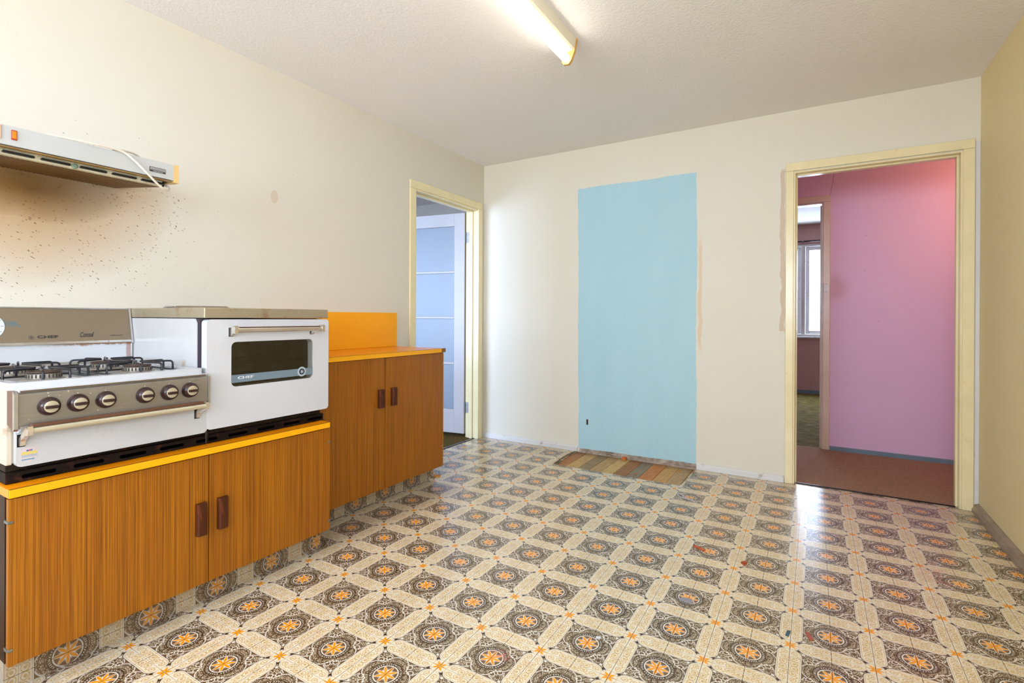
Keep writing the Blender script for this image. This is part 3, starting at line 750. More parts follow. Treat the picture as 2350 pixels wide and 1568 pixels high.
def window(name, axis, face, out, a0, a1, z0, z1, mull, mat, sill=True, depth=.14):
    """frame, sashes and panes filling a wall hole; face = room side plane, out = +-1 direction outdoors"""
    w = struct_empty(name, (face, (a0+a1)/2, z0) if axis == 'x' else ((a0+a1)/2, face, z0))
    def b(u0, u1, d0, d1, za, zb, bev=.003):
        bm = bm_new(); lo, hi = sorted((face+out*d0, face+out*d1))
        if axis == 'x': box(bm, lo, hi, u0, u1, za, zb, bev, 1)
        else: box(bm, u0, u1, lo, hi, za, zb, bev, 1)
        return bm
    obj('window_frame', b(a0, a0+.03, -.012, depth, z0, z1), mat, w); obj('window_frame', b(a1-.03, a1, -.012, depth, z0, z1), mat, w)
    obj('window_frame', b(a0+.03, a1-.03, -.012, depth, z1-.03, z1), mat, w); obj('window_frame', b(a0+.03, a1-.03, -.012, depth, z0, z0+.03), mat, w)
    if sill: obj('window_sill', b(a0-.05, a1+.05, -.055, -.013, z0-.028, z0-.002, .005), mat, w)
    edges = [a0+.03]+mull+[a1-.03]
    for mm in mull: obj('mullion', b(mm-.028, mm+.028, .0, depth-.01, z0+.03, z1-.03), mat, w)
    for i in range(len(edges)-1):
        u0 = edges[i]+(.028 if i else 0)+.001; u1 = edges[i+1]-(.028 if i < len(edges)-2 else 0)-.001; za, zb = z0+.031, z1-.031
        s = .05
        bm = b(u0, u0+s, .05, .085, za, zb)
        for bb in (b(u1-s, u1, .05, .085, za, zb), b(u0+s, u1-s, .05, .085, zb-s, zb), b(u0+s, u1-s, .05, .085, za, za+s)):
            me = bpy.data.meshes.new('x'); bb.to_mesh(me); bb.free(); bm.from_mesh(me); bpy.data.meshes.remove(me)
        sash = obj('sash', bm, mat, w)
        obj('pane', b(u0+s, u1-s, .066, .070, za+s, zb-s, 0), M['glass'], sash)
    return w
window('window_1', 'x', W, 1, KW[0], KW[1], KW[2], KW[3], [-4.575], M['gloss_white'])
window('window_2', 'y', BY1, 1, BW[0], BW[1], BW[2], BW[3], [2.425], M['gloss_white'])
window('window_3', 'y', REAR, -1, RW[0], RW[1], RW[2], RW[3], [1.5], M['gloss_white'])
t = thing('curtain_rod', 'thin dark curtain rod above the bedroom window seen through the doorways', 'curtain rod', (2.45, BY1-.06, 2.17))
bm = bm_new(); tube(bm, [(1.5, BY1-.06, 2.20), (3.4, BY1-.06, 2.20)], .009, 8); obj('rod', bm, M['dark_strip'], t)
for x in (1.55, 2.42, 3.35):
    bm = bm_new(); box(bm, x-.008, x+.008, BY1-.07, BY1, 2.192, 2.208); obj('bracket', bm, M['hinge'], t)

DX0, DY0, DY1 = -3.6, -3.6, .95
DW = (-2.95, -.55, .40, 2.25)
bm = bm_new(); wallbox(bm, 'y', DY0-.14, DY0, DX0, -.12, -.02, H, [DW]); struct('wall_dining_rear', bm, M['dining_wall'])
bm = bm_new(); box(bm, DX0-.1, DX0, DY0-.14, DY1, -.02, H); struct('wall_dining_left', bm, M['dining_wall'])
bm = bm_new(); box(bm, DX0-.1, -.12, DY1, DY1+.1, -.02, H); struct('wall_dining', bm, M['dining_wall'])
bm = bm_new(); box(bm, -.2, -.121, .061, DY1, -.02, H); box(bm, -.16, -.1205, DY0, -1.02, -.02, H); struct('wall_dining_right', bm, M['dining_wall'])
bm = bm_new(); box(bm, DX0-.1, -.12, DY0-.14, DY1+.1, H, H+.1); struct('ceiling_dining', bm, M['ceiling_plain'])
bm = bm_new(); box(bm, DX0, -.12, DY0, DY1, -.06, 0.0); box(bm, -.1199, -.0455, D1[0]+.012, D1[1]-.012, -.06, 0.0); struct('floor_dining', bm, M['carpet_dining'])
window('window_4', 'y', DY0, -1, DW[0], DW[1], DW[2], DW[3], [-2.15, -1.35], M['gloss_white'])

t = thing('light_switch', 'small white light switch on the hall door casing beside the pink wall', 'light switch', (2.655, HY1-.015, 1.303))
bm = bm_new(); box(bm, 2.638, 2.674, HY1-.022, HY1-.0142, 1.303, 1.377, .002); obj('plate', bm, M['plug_white'], t)
bm = bm_new(); box(bm, 2.650, 2.662, HY1-.027, HY1-.0222, 1.330, 1.352, .001); obj('rocker', bm, M['gloss_white'], t)
for z in (1.312, 1.368):
    bm = bm_new(); lathe(bm, [(.003, 0), (.003, -.001)], (2.656, HY1-.0222, z), 'y', 8); obj('screw', bm, M['print_dark'], t)
t = thing('hall_lamp', 'bare warm bulb hanging in the hall to the right of the doorway', 'lamp', (HALL_BULB[0], HALL_BULB[1], H))
bm = bm_new(); tube(bm, [(HALL_BULB[0], HALL_BULB[1], H), (HALL_BULB[0], HALL_BULB[1], HALL_BULB[2]+.07)], .004, 6); lathe(bm, [(.02, .03), (.02, .07)], HALL_BULB, 'z', 12); obj('holder', bm, M['plug_white'], t)
bm = bm_new(); lathe(bm, [(.012, .03), (.022, .015), (.03, -.005), (.02, -.027), (.004, -.033)], HALL_BULB, 'z', 16); obj('bulb', bm, M['bulb'], t, True)

# ------------------------------------------------------------------ fluorescent batten on the ceiling
t = thing('fluorescent_light', 'lit fluorescent tube on a cream batten fixed to the ceiling', 'ceiling light', (1.535, -2.11, H))
TY0, TY1 = -2.735, -1.512
bm = bm_new(); prism(bm, [(1.503, H), (1.509, H-.048), (1.520, H-.055), (1.553, H-.055), (1.563, H-.048), (1.570, H)], 'y', TY0+.004, TY1-.004); obj('batten', bm, M['batten'], t)
bm = bm_new(); tube(bm, [(1.519, TY0+.012, H-.088), (1.519, TY1-.012, H-.088)], .019, 20); obj('tube', bm, M['tube'], t, True)
for y0, y1 in ((TY0-.012, TY0+.005), (TY1-.005, TY1+.012)):
    bm = bm_new(); prism(bm, [(1.500, H-.001), (1.498, H-.062), (1.494, H-.098), (1.503, H-.113), (1.530, H-.116), (1.545, H-.100), (1.562, H-.058), (1.573, H-.001)], 'y', y0, y1)
    obj('lampholder', bm, M['amber'], t)

# ------------------------------------------------------------------ range hood
HX, HZ0, HZ1, HYR, HYL = .445, 1.608, 1.668, -2.790, -3.50
t = thing('range_hood', 'white range hood with greasy ribbed underside high on the left wall', 'range hood', (0, -3.15, 1.57))
bm = bm_new(); prism(bm, [(.0, 1.640), (.0, 1.668), (HX, HZ1), (HX, HZ0), (HX-.022, HZ0-.003), (HX-.022, 1.640)], 'y', HYL, HYR); obj('housing', bm, M['hood_white'], t)
bm = bm_new(); box(bm, HX-.020, HX-.0005, HYL, HYR-.004, HZ0-.0065, HZ0-.0045); obj('lower_lip', bm, M['hood_tan'], t)
bm = bm_new(); prism(bm, [(0, 1.642), (0, HZ1+.001), (HX+.001, HZ1+.001), (HX+.001, HZ0-.008), (HX-.026, HZ0-.008)], 'y', HYR, HYR+.018); obj('end_cap', bm, M['end_yellow'], t)
# slot rail
ra = [(HX-.030, 1.6035), (HX-.036, 1.600), (HX-.036, 1.585), (HX-.042, 1.5835), (HX-.050, 1.5835), (HX-.050, 1.6035)]
bm = bm_new(); prism(bm, ra, 'y', HYL, -2.815); rail = obj('slot_rail', bm, M['hood_cream'], t)
for k, y1 in enumerate((-2.810, -2.902, -2.994, -3.096, -3.188, -3.280, -3.372)):
    bm = bm_new()
    o_ = rrect(y1-.077, y1, 1.5895, 1.597, .0037, 4)
    prism(bm, o_, 'x', HX-.0365, HX-.0275); obj('slot', bm, M['black'], rail)
bm = bm_new(); lathe(bm, [(.009, .0), (.009, .005), (.006, .007)], (HX-.037, -3.084, 1.5925), 'x', 16); obj('lens', bm, plain('green_lens', (120, 140, 118), .2), rail)
# filter, ribbed, one mesh of fine ribs
bm = bm_new(); x1, z1, x0, z0 = HX-.052, 1.5845, .0, 1.630
prism(bm, [(x0, z0+.004), (x0, z0+.03), (x1, z1+.03), (x1, z1+.003)], 'y', HYL, -2.80)
filt = obj('filter', bm, M['hood_filter'], t)
bm = bm_new(); nrib = 56
for k in range(nrib):
    y = HYL+.006+k*(-2.806-HYL-.006)/nrib
    tube(bm, [(x0+.002, y, z0+.002), (x1-.002, y, z1+.001)], .0032, 6)
o = obj('ribs', bm, plain('greasy_rib', (112, 74, 24), .35, var=.2, scale=12), filt); o['kind'] = 'stuff'
bm = bm_new(); box(bm, HX, HX+.003, -3.252, -3.238, 1.626, 1.657, .001, 1); sw = obj('rocker_switch', bm, M['red_bezel'], t)
bm = bm_new(); box(bm, HX+.003, HX+.0055, -3.250, -3.240, 1.630, 1.653, .001, 1); obj('rocker', bm, M['switch_orange'], sw)
bm = bm_new(); box(bm, HX, HX+.004, -3.292, -3.2745, 1.622, 1.665, .001, 1); obj('salmon_switch', bm, M['salmon'], t)
bm = bm_new(); box(bm, HX, HX+.0012, -2.873, -2.819, 1.6245, 1.6425); pl = obj('name_plate', bm, M['print_dark'], t)
bm = bm_new(); box(bm, HX+.0012, HX+.0016, -2.871, -2.8205, 1.6315, 1.6405); obj('plate_face', bm, plain('plate_silver', (168, 164, 158), .4), pl)
for name, y0, z0, n, w, h, x, mt in (('lettering', -2.867, 1.6335, 11, .0036, .0036, HX+.0017, M['print_dark']), ('lettering', -2.861, 1.6262, 10, .0031, .0028, HX+.0014, M['print_white'])):
    bm = bm_new()                     # worn lettering, too small to read in the photograph: strokes only
    for k in range(n):
        y = y0+k*w*1.08; box(bm, x, x+.0003, y, y+w*.26, z0, z0+h); box(bm, x, x+.0003, y+w*.26, y+w*.72, z0+h*(.0 if k % 3 else .7), z0+h*(.3 if k % 3 else 1))
    obj(name, bm, mt, pl)

# loose flex over the hood
fl = smooth_path([(.435, -3.16, 1.6725), (.450, -3.05, 1.673), (.450, -2.97, 1.672), (.453, -2.935, 1.655), (.456, -2.890, 1.615), (.450, -2.850, 1.582), (.442, -2.822, 1.568), (.425, -2.800, 1.570), (.405, -2.790, 1.585), (.38, -2.795, 1.600)], 8)
t = thing('power_flex', 'loose white cable draped over the front of the range hood', 'cable', (.45, -2.9, 1.57))
bm = bm_new(); tube(bm, fl, .0042, 8); obj('flex', bm, M['cable'], t, True)
bm = bm_new(); tube(bm, smooth_path([(.44, -2.99, 1.6725), (.43, -2.965, 1.677), (.40, -2.93, 1.689), (.36, -2.885, 1.697), (.32, -2.85, 1.694), (.29, -2.83, 1.684), (.27, -2.82, 1.672)], 8), .0042, 8); obj('flex_loop', bm, M['cable'], t, True)

# ------------------------------------------------------------------ cupboards
def door_handle(parent, x, y0, y1, z0, z1):
    bm = bm_new(); d = .020
    vs = prism(bm, [(x, y0), (x+d*.75, y0+.002), (x+d, y0+.006), (x+d, y1-.004), (x+d*.8, y1-.001), (x, y1)], 'z', z0, z1)
    r = bmesh.ops.bevel(bm, geom=list(bm.edges), offset=.0012, segments=1, affect='EDGES')
    return obj('handle', bm, M['handle_wood'], parent)
def kick_uv(xk, zoff, yoff): return lambda co: (1.58399+.23197*.5+(co.z-zoff)+(co.x-xk), co.y+yoff)
# low cupboard carrying the cooker
t = thing('low_cupboard', 'low teak-laminate cupboard under the gas cooker, near end of the left wall', 'cupboard', (.32, -2.757, 0))
LY0, LY1 = -3.305, -2.212
bm = bm_new(); box(bm, .003, .616, LY0, LY1, .094, .571, .001, 1); obj('carcass', bm, M['teak_shaded'], t)
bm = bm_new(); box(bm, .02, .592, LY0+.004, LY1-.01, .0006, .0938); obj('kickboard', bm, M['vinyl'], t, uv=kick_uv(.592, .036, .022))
for y0, y1, hy0, hy1 in ((LY0, -2.7612, -2.809, -2.772), (-2.7575, LY1, -2.731, -2.694)):
    # chipped lower edge
    n = 26; pts = [(y0, .565), (y0, .094)]+[(y0+(y1-y0)*k/n, .094+random.uniform(-.0015, .0015)) for k in range(1, n)]+[(y1, .094), (y1, .565)]
    bm = bm_new(); prism(bm, pts, 'x', .6275, .645); d = obj('door', bm, M['teak'], t)
    door_handle(d, .645, hy0, hy1, .279, .397)
for y, z in ((LY0, .50), (LY0, .14), (LY1, .50), (LY1, .135)):
    s = 1 if y == LY0 else -1; bm = bm_new(); lo, hi = sorted((y-s*.003, y+s*.010)); box(bm, .618, .6475, lo, hi, z-.004, z+.004, .001, 1); obj('hinge', bm, M['hinge'], t)
t = thing('low_worktop', 'orange laminate top with yellow edge under the gas cooker', 'worktop', (.32, -2.757, .571))
bm = bm_new(); box(bm, 0, .657, LY0, LY1-.012, .5715, .596); wt = obj('top_board', bm, M['orange_top'], t)
bm = bm_new(); box(bm, .6572, .6602, LY0-.002, LY1-.012, .5715, .5955, .0006, 1); obj('front_edging', bm, M['yellow_edge'], t)
bm = bm_new(); box(bm, 0, .657, LY0-.003, LY0-.0002, .5715, .5955); obj('end_edging', bm, M['orange_top'], t)
bm = bm_new(); box(bm, .6562, .6604, LY0-.002, LY1-.012, .5956, .5964); obj('edge_line', bm, M['seam'], t)
# tall cupboard beside the door
t = thing('base_cupboard', 'teak-laminate base cupboard with two doors beside the left doorway', 'cupboard', (.22, -1.67, 0))
UY0, UY1 = -2.205, -1.127
bm = bm_new(); box(bm, .003, .4185, UY0, UY1, .089, .8485, .001, 1); obj('carcass', bm, M['teak_shaded'], t)
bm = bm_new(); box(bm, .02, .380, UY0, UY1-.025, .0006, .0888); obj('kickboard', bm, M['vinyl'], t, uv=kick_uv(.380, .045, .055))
for y0, y1, hy0, hy1 in ((UY0, -1.6655, -1.722, -1.681), (-1.6605, UY1-.0075, -1.619, -1.579)):
    n = 22; pts = [(y0, .846), (y0, .089)]+[(y0+(y1-y0)*k/n, .089+random.uniform(-.0012, .0012)) for k in range(1, n)]+[(y1, .089), (y1, .846)]
    bm = bm_new(); prism(bm, pts, 'x', .429, .4455); d = obj('door', bm, M['teak'], t)
    door_handle(d, .4455, hy0, hy1, .563, .667)
bm = bm_new(); box(bm, .429, .4455, UY1-.0065, UY1, .089, .846); obj('end_edging', bm, plain('yellow_brown_edge', (190, 124, 22), .4), t)
for z in (.77, .22):
    bm = bm_new(); box(bm, .440, .4465, UY1-.016, UY1-.006, z-.006, z+.006, .001, 1); obj('hinge', bm, M['hinge'], t)
t = thing('worktop', 'orange laminate worktop with yellow front edge beside the left doorway', 'worktop', (.23, -1.66, .849))
WY1 = -1.0975-.0255
bm = bm_new(); box(bm, 0, .457, UY0, WY1, .849, .8745); obj('top_board', bm, M['orange_top'], t)
bm = bm_new(); box(bm, .4572, .4602, UY0, WY1-.042, .849, .874, .0006, 1); obj('front_edging', bm, M['yellow_edge'], t)
bm = bm_new(); box(bm, .4572, .4598, WY1-.0415, WY1, .8495, .8735); obj('bare_edge', bm, M['chipboard'], t)
bm = bm_new(); box(bm, .4562, .4604, UY0, WY1-.001, .8742, .8750); obj('edge_line', bm, M['seam'], t)
bm = bm_new(); box(bm, .0, .018, -2.20, -1.122, .8752, 1.112, .001, 1)
tag(obj('splash_panel', bm, M['orange_back']), 'bright orange laminate splash panel standing against the left wall', 'splash panel')

# ------------------------------------------------------------------ gas cooker
t = thing('gas_cooker', 'old white gas cooker with raised oven at right of the hotplate', 'cooker', (.3, -2.76, .597))
CY0, CYM, CY1 = -3.300, -2.765, -2.212
# plinth
bm = bm_new(); box(bm, .0, .597, CY0, CY1, .5972, .6285, .001, 1); pln = obj('plinth', bm, M['soot'], t)
bm = bm_new(); box(bm, .0, .580, CY0+.004, CY1-.004, .629, .664, .001, 1); obj('plinth_upper', bm, M['rustbrown'], t)
for k in range(9):
    y = CY0+.035+k*.121; bm = bm_new(); prism(bm, rrect(y, y+.078, .606, .6175, .005, 4), 'x', .596, .5976); obj('vent_slot', bm, M['void'], pln)
bm = bm_new(); tube(bm, [(.592, -2.742, .60), (.592, -2.742, .645)], .008, 10); obj('gas_pipe', bm, M['black'], t)
# hotplate body
bm = bm_new(); box(bm, .0, .598, CY0, CYM-.006, .655, .868, .004, 2); obj('body', bm, M['enamel_aged'], t)
bm = bm_new(); box(bm, .03, .602, CY0-.001, CY0+.013, .652, .76, .003); obj('side_flange', bm, M['enamel_aged'], t)
# hob top with raised rim
bm = bm_new()
hob_o = rrect(.062, .622, CY0+.0, CYM-.004, .012, 5); hob_i = rrect(.085, .585, CY0+.022, CYM-.03, .03, 5)
ring_panel(bm, hob_o, hob_i, 'z', .868, .889)
r = bmesh.ops.bevel(bm, geom=[e for e in bm.edges if all(abs(v.co.z-.889) < 1e-5 for v in e.verts) and len(e.link_faces) == 2 and e.calc_face_angle(0) > 1], offset=.006, segments=3, affect='EDGES')
hob = obj('hob_rim', bm, M['enamel'], t, True)
bm = bm_new(); prism(bm, rrect(.083, .587, CY0+.020, CYM-.028, .03, 5), 'z', .868, .876); obj('hob_tray', bm, M['enamel_worn'], t)
bm = bm_new(); box(bm, .6, .650, CY0+.012, CYM-.004, .861, .869, .003); obj('front_ledge', bm, M['enamel'], t)
# central dark gap strip between the burner pairs
bm = bm_new(); prism(bm, [(.13, -3.045), (.56, -3.075), (.575, -3.035), (.13, -3.025)], 'z', .876, .8768); obj('hob_gap', bm, M['black'], t)
BP = [(.455, -3.175), (.455, -2.915), (.215, -3.185), (.215, -2.925)]
for bx, by in BP:
    R0 = .043
    bm = bm_new(); lathe(bm, [(.056, .876), (.052, .881), (R0, .883), (R0, .897), (R0-.006, .899)], (bx, by, 0), 'z', 32); br = obj('burner', bm, M['burner'], t, True)
    bm = bm_new()
    for k in range(26):
        a = 2*math.pi*k/26; c, s = math.cos(a), math.sin(a)
        box(bm, bx+R0*c-.0016, bx+R0*c+.0016, by+R0*s-.0016, by+R0*s+.0016, .885, .896)
    o = obj('burner_ports', bm, M['print_dark'], br); o['kind'] = 'stuff'
    bm = bm_new(); lathe(bm, [(R0-.003, .899), (R0+.001, .901), (R0-.002, .905), (R0-.02, .9065), (.004, .907)], (bx, by, 0), 'z', 32); obj('burner_cap', bm, M['burner_cap'], br, True)
# pan supports, bent rod, one per burner pair
def rodc(bm, ctrl, r=.0036): tube(bm, ctrl, r, 8)
def fillet(p0, p1, p2, rad=.008, n=4):
    p0, p1, p2 = map(Vector, (p0, p1, p2)); a = p1+(p0-p1).normalized()*rad; b = p1+(p2-p1).normalized()*rad
    return [a*(1-t)**2+p1*2*t*(1-t)+b*t*t for t in [k/n for k in range(n+1)]]
for yc in (-3.180, -2.920):
    x0, x1, ya, yb = .105, .568, yc-.100, yc+.108; zf = .881; zt = .914
    fr = []
    for i, (p, q, s) in enumerate([((x0, yb), (x0, ya), (x1, ya)), ((x0, ya), (x1, ya), (x1, yb)), ((x1, ya), (x1, yb), (x0, yb)), ((x1, yb), (x0, yb), (x0, ya))]):
        fr += fillet((*p, zf), (*q, zf), (*s, zf), .02)
    bm = bm_new(); tube(bm, fr, .0036, 8, closed=True)
    xm = (x0+x1)/2
    tube(bm, [(xm, ya, zf), (xm, yb, zf)], .0036, 8)
    sup = obj('pan_support', bm, M['rod'], t, True)
    for bx in (.455, .215):
        xa, xb = (xm, x1) if bx > xm else (x0, xm)
        for (sx, sy), (ex, ey) in (((bx-.035, ya), (bx-.012, yc-.018)), ((bx+.035, ya), (bx+.010, yc-.020)), ((bx-.035, yb), (bx-.012, yc+.020)), ((bx+.035, yb), (bx+.010, yc+.022)),
                                   ((xb, yc-.03), (bx+.022, yc-.012)), ((xb, yc+.035), (bx+.022, yc+.012)), ((xa, yc-.03), (bx-.025, yc-.010)), ((xa, yc+.035), (bx-.025, yc+.012))):
            bm = bm_new(); S, T_, E_ = (sx, sy, zf), (sx, sy, zt), (ex, ey, zt+.001)
            tube(bm, [Vector(S)]+fillet(S, T_, E_, .012)+[Vector(E_)], .0036, 8); obj('support_arm', bm, M['rod'], sup, True)
# control panel
bm = bm_new(); prism(bm, [(.598, .862), (.642, .866), (.649, .864), (.655, .857), (.655, .770), (.650, .760), (.598, .757)], 'y', -3.288, -2.772); cp = obj('control_panel', bm, M['steel'], t)
bm = bm_new(); box(bm, .6552, .6562, -3.284, -2.776, .760, .768); obj('panel_lip', bm, M['trim_metal'], cp)
bm = bm_new(); box(bm, .644, .6562, -3.284, -2.776, .8645, .8685, .001, 1); obj('panel_top_trim', bm, M['brown_steel'], cp)
bm = bm_new(); prism(bm, [(.560, .866), (.648, .868), (.660, .860), (.660, .765), (.652, .756), (.575, .775)], 'y', -3.297, -3.289); obj('panel_end', bm, M['copper'], cp)
bm = bm_new(); prism(bm, [(.648, .8695), (.662, .860), (.662, .764), (.648, .755)], 'y', -3.2985, -3.290); obj('end_cap', bm, M['trim_metal'], cp)
bm = bm_new(); prism(bm, [(.600, .870), (.650, .8695), (.661, .860), (.659, .81), (.661, .764), (.648, .755), (.610, .760)], 'y', -2.771, -2.764); obj('end_cap', bm, M['trim_metal'], cp)
for y in (-3.222, -3.154, -3.084, -2.975, -2.901, -2.834):
    z = .8175; R0 = .0255
    bm = bm_new(); lathe(bm, [(R0+.0015, 0), (R0+.0015, .004), (R0, .010), (R0-.002, .016), (R0-.007, .021), (R0-.009, .0215)], (.6555, y, z), 'x', 32); k = obj('knob', bm, M['knob'], cp, True)
    bm = bm_new(); lathe(bm, [(R0-.0085, .021), (R0-.0085, .0222), (R0-.0095, .0226)], (.6555, y, z), 'x', 24); obj('knob_face', bm, M['knob_metal'], k, True)
    bm = bm_new(); box(bm, .6785, .6865, y-.015, y+.015, z-.005, z+.004, .002); obj('knob_grip', bm, M['knob'], k)
    bm = bm_new(); lathe(bm, [(.0014, 0), (.0014, .0006)], (.6556, y, z+.0295), 'x', 8); obj('knob_mark', bm, M['print_white'], cp)
# grill drawer
bm = bm_new(); prism(bm, rrect(-3.284, -2.752, .646, .7555, .012), 'x', .5985, .621); bmesh.ops.bevel(bm, geom=[e for e in bm.edges if all(v.co.x > .62 for v in e.verts)], offset=.005, segments=3, affect='EDGES'); gd = obj('grill_door', bm, M['enamel_worn'], t, True)
bm = bm_new(); tube(bm, [(.683, -3.272, .757), (.683, -2.796, .757)], .0085, 14); gh = obj('grill_handle', bm, M['knob_metal'], gd, True)
bm = bm_new(); box(bm, .668, .688, -3.268, -2.800, .7665, .7745, .001, 1); obj('handle_inlay', bm, M['copper'], gh)
for y in (-3.272, -2.790):
    bm = bm_new(); prism(bm, [(.622, .708), (.622, .730), (.640, .742), (.676, .768), (.690, .770), (.694, .756), (.688, .744), (.672, .744), (.634, .722), (.630, .708)], 'y', y-.006, y+.006); obj('handle_bracket', bm, M['chrome'], gh)
    bm = bm_new(); box(bm, .6208, .6222, y-.010, y+.008, .704, .740); obj('bracket_slot', bm, M['black'], gd)
# sticker
bm = bm_new(); sy = lambda u: -3.273+u*.036
prism(bm, [(sy(0), .663), (sy(0), .694), (sy(.15), .698), (sy(.92), .6995), (sy(1), .697), (sy(1), .671), (sy(.5), .657)], 'x', .6212, .6216); st = obj('sticker', bm, plain('sticker_mauve', (214, 198, 196), .4), gd)
for z0, z1, c in ((.679, .6875, (222, 200, 110)), (.671, .679, (178, 180, 186)), (.663, .667, (116, 156, 176))):
    bm = bm_new(); box(bm, .6216, .6218, sy(.02), sy(.98 if z1 > .67 else .8), z0, z1); obj('sticker_band', bm, plain('sticker_band', c, .4), st)
for u, c in ((.38, (70, 110, 180)), (.5, (210, 90, 120)), (.62, (80, 120, 190))):
    bm = bm_new(); lathe(bm, [(.0026, 0), (.0026, .0002)], (.6217, sy(u), .6905), 'x', 10); obj('sticker_mark', bm, plain('sticker_mark', c, .4), st)
# splashback behind the hotplate
SL = -3.42
bm = bm_new(); box(bm, .0, .052, SL, CYM-.008, .868, .984, .001, 1); obj('splash_base', bm, M['splash_enamel'], t)
bm = bm_new(); box(bm, .052, .062, SL, CYM-.014, .884, .900, .002); obj('splash_trim', bm, M['trim_dull'], t)
bm = bm_new(); prism(bm, [(0, .980), (.0575, .980), (.028, 1.108), (0, 1.108)], 'y', SL, CYM-.010); sp = obj('splash_panel_face', bm, M['tan_splash'], t)
tl = math.atan2(.0295, .128)
def onface(z, off=0.): return .0575-(z-.980)*.0295/.128+off
bm = bm_new(); prism(bm, [(.052, .972), (.064, .972), (.0625, .981), (.057, .982)], 'y', SL, CYM-.010); obj('splash_trim', bm, M['trim_metal'], sp)
bm = bm_new(); prism(bm, [(.0, 1.1085), (.030, 1.1085), (.031, 1.114), (0, 1.114)], 'y', SL, CYM-.004); obj('splash_trim', bm, M['trim_metal'], sp)
bm = bm_new(); prism(bm, [(.0, .966), (.066, .966), (.066, .975), (.035, 1.1145), (0, 1.1145)], 'y', CYM-.0095, CYM-.0025); obj('splash_end', bm, M['trim_metal'], sp)
bm = bm_new(); box(bm, .0, .060, CYM-.0095, CYM-.0025, .878, .9655, .001, 1); obj('splash_end', bm, M['trim_metal'], sp)
def face_text(name, body, y0, z0, w, h, mat, **k):
    text_on_x(name, body, onface(z0, .0004), y0, z0, w, h, mat, sp, tilt=tl, **k)
face_text('lettering', 'CHEF', -3.078, .9955, .062, .0105, M['print_dark'], bold=.035)
face_text('lettering', 'Consul', -2.948, .9965, .046, .020, M['print_dark'], shear=.45, bold=.012)
face_text('lettering', 'INFRA-RAY', -2.846, .9985, .044, .0042, M['print_dark'], bold=.006)
def emblem(parent, x, y, z, R0, m1, m2, tilt=0.):
    bm = bm_new(); ring_panel(bm, [(y+R0*math.cos(a), z+R0*math.sin(a)) for a in [2*math.pi*k/28 for k in range(28)]], [(y+R0*.84*math.cos(a), z+R0*.84*math.sin(a)) for a in [2*math.pi*k/28 for k in range(28)]], 'x', x, x+.0005)
    for a in (20, 140, 260):
        c, s = math.cos(math.radians(a)), math.sin(math.radians(a))
        prism(bm, [(y+c*R0*.7, z+s*R0*.7), (y-s*R0*.3, z+c*R0*.3), (y+s*R0*.25, z-c*R0*.25)], 'x', x, x+.0005)
    for v in bm.verts: v.co.x -= (v.co.z-z)*math.tan(tilt)
    return obj('emblem', bm, m1, parent)
emblem(sp, onface(.999, .0003), -3.095, .999, .0075, M['print_dark'], None, tl)
bm = bm_new(); lathe(bm, [(.052, 0), (.052, .003), (.047, .004)], (onface(1.043, -.004), -3.212, 1.043), 'x', 40)
for v in bm.verts: v.co.x -= (v.co.z-1.043)*math.tan(tl)
ck = obj('clock', bm, M['black'], sp, True)
bm = bm_new(); lathe(bm, [(.0465, 0), (.0465, .0008)], (onface(1.043, .0005), -3.212, 1.043), 'x', 40)
for v in bm.verts: v.co.x -= (v.co.z-1.043)*math.tan(tl)
obj('clock_face', bm, M['clock_face'], ck)
bm = bm_new()
for k in range(12):
    a = math.radians(k*30); c, s = math.cos(a), math.sin(a); yy, zz = -3.212+c*.040, 1.043+s*.040
    vs = box(bm, onface(zz, .0014), onface(zz, .0017), yy-.004, yy+.004, zz-.0007, zz+.0007); bmesh.ops.rotate(bm, verts=vs, cent=(0, yy, zz), matrix=Matrix.Rotation(a, 3, 'X'))
obj('clock_marks', bm, M['print_dark'], ck)
# oven box
bm = bm_new()
X1, Y0_, Y1_, Z0_, Z1_ = .5825, CYM, CY1, .664, 1.073
w_ = .02
box(bm, 0, .03, Y0_, Y1_, Z0_, Z1_); box(bm, .03, X1, Y1_-w_, Y1_, Z0_, Z1_); box(bm, .03, X1, Y0_+w_, Y1_-w_, Z0_, Z0_+.05); box(bm, .03, X1, Y0_+w_, Y1_-w_, Z1_-.05, Z1_)
ov = obj('oven_body', bm, M['oven_inside'], t)
bm = bm_new(); prism(bm, [(.03, Z0_), (X1-.014, Z0_), (X1-.014, Z1_-.016), (X1-.026, Z1_), (.03, Z1_)], 'y', Y0_, Y0_+w_); obj('side_panel', bm, M['enamel_worn'], t)
bm = bm_new(); box(bm, X1-.028, X1+.002, Y0_+.0025, Y0_+.018, Z0_, Z1_+.0); box(bm, X1, X1+.0025, Y0_+.005, Y1_-.03, Z1_-.006, Z1_+.0015); obj('door_seal', bm, plain('dark_seal', (52, 42, 54), .5), t)
for z in (.80, .88):
    bm = bm_new()
    tube(bm, [(.56, Y0_+.03, z), (.56, Y1_-.03, z)], .0025, 6); tube(bm, [(.08, Y0_+.03, z), (.08, Y1_-.03, z)], .0025, 6)
    for k in range(15):
        y = Y0_+.035+k*(Y1_-Y0_-.07)/14; tube(bm, [(.08, y, z), (.56, y, z)], .0015, 5)
    obj('oven_rack', bm, M['hinge'], ov)
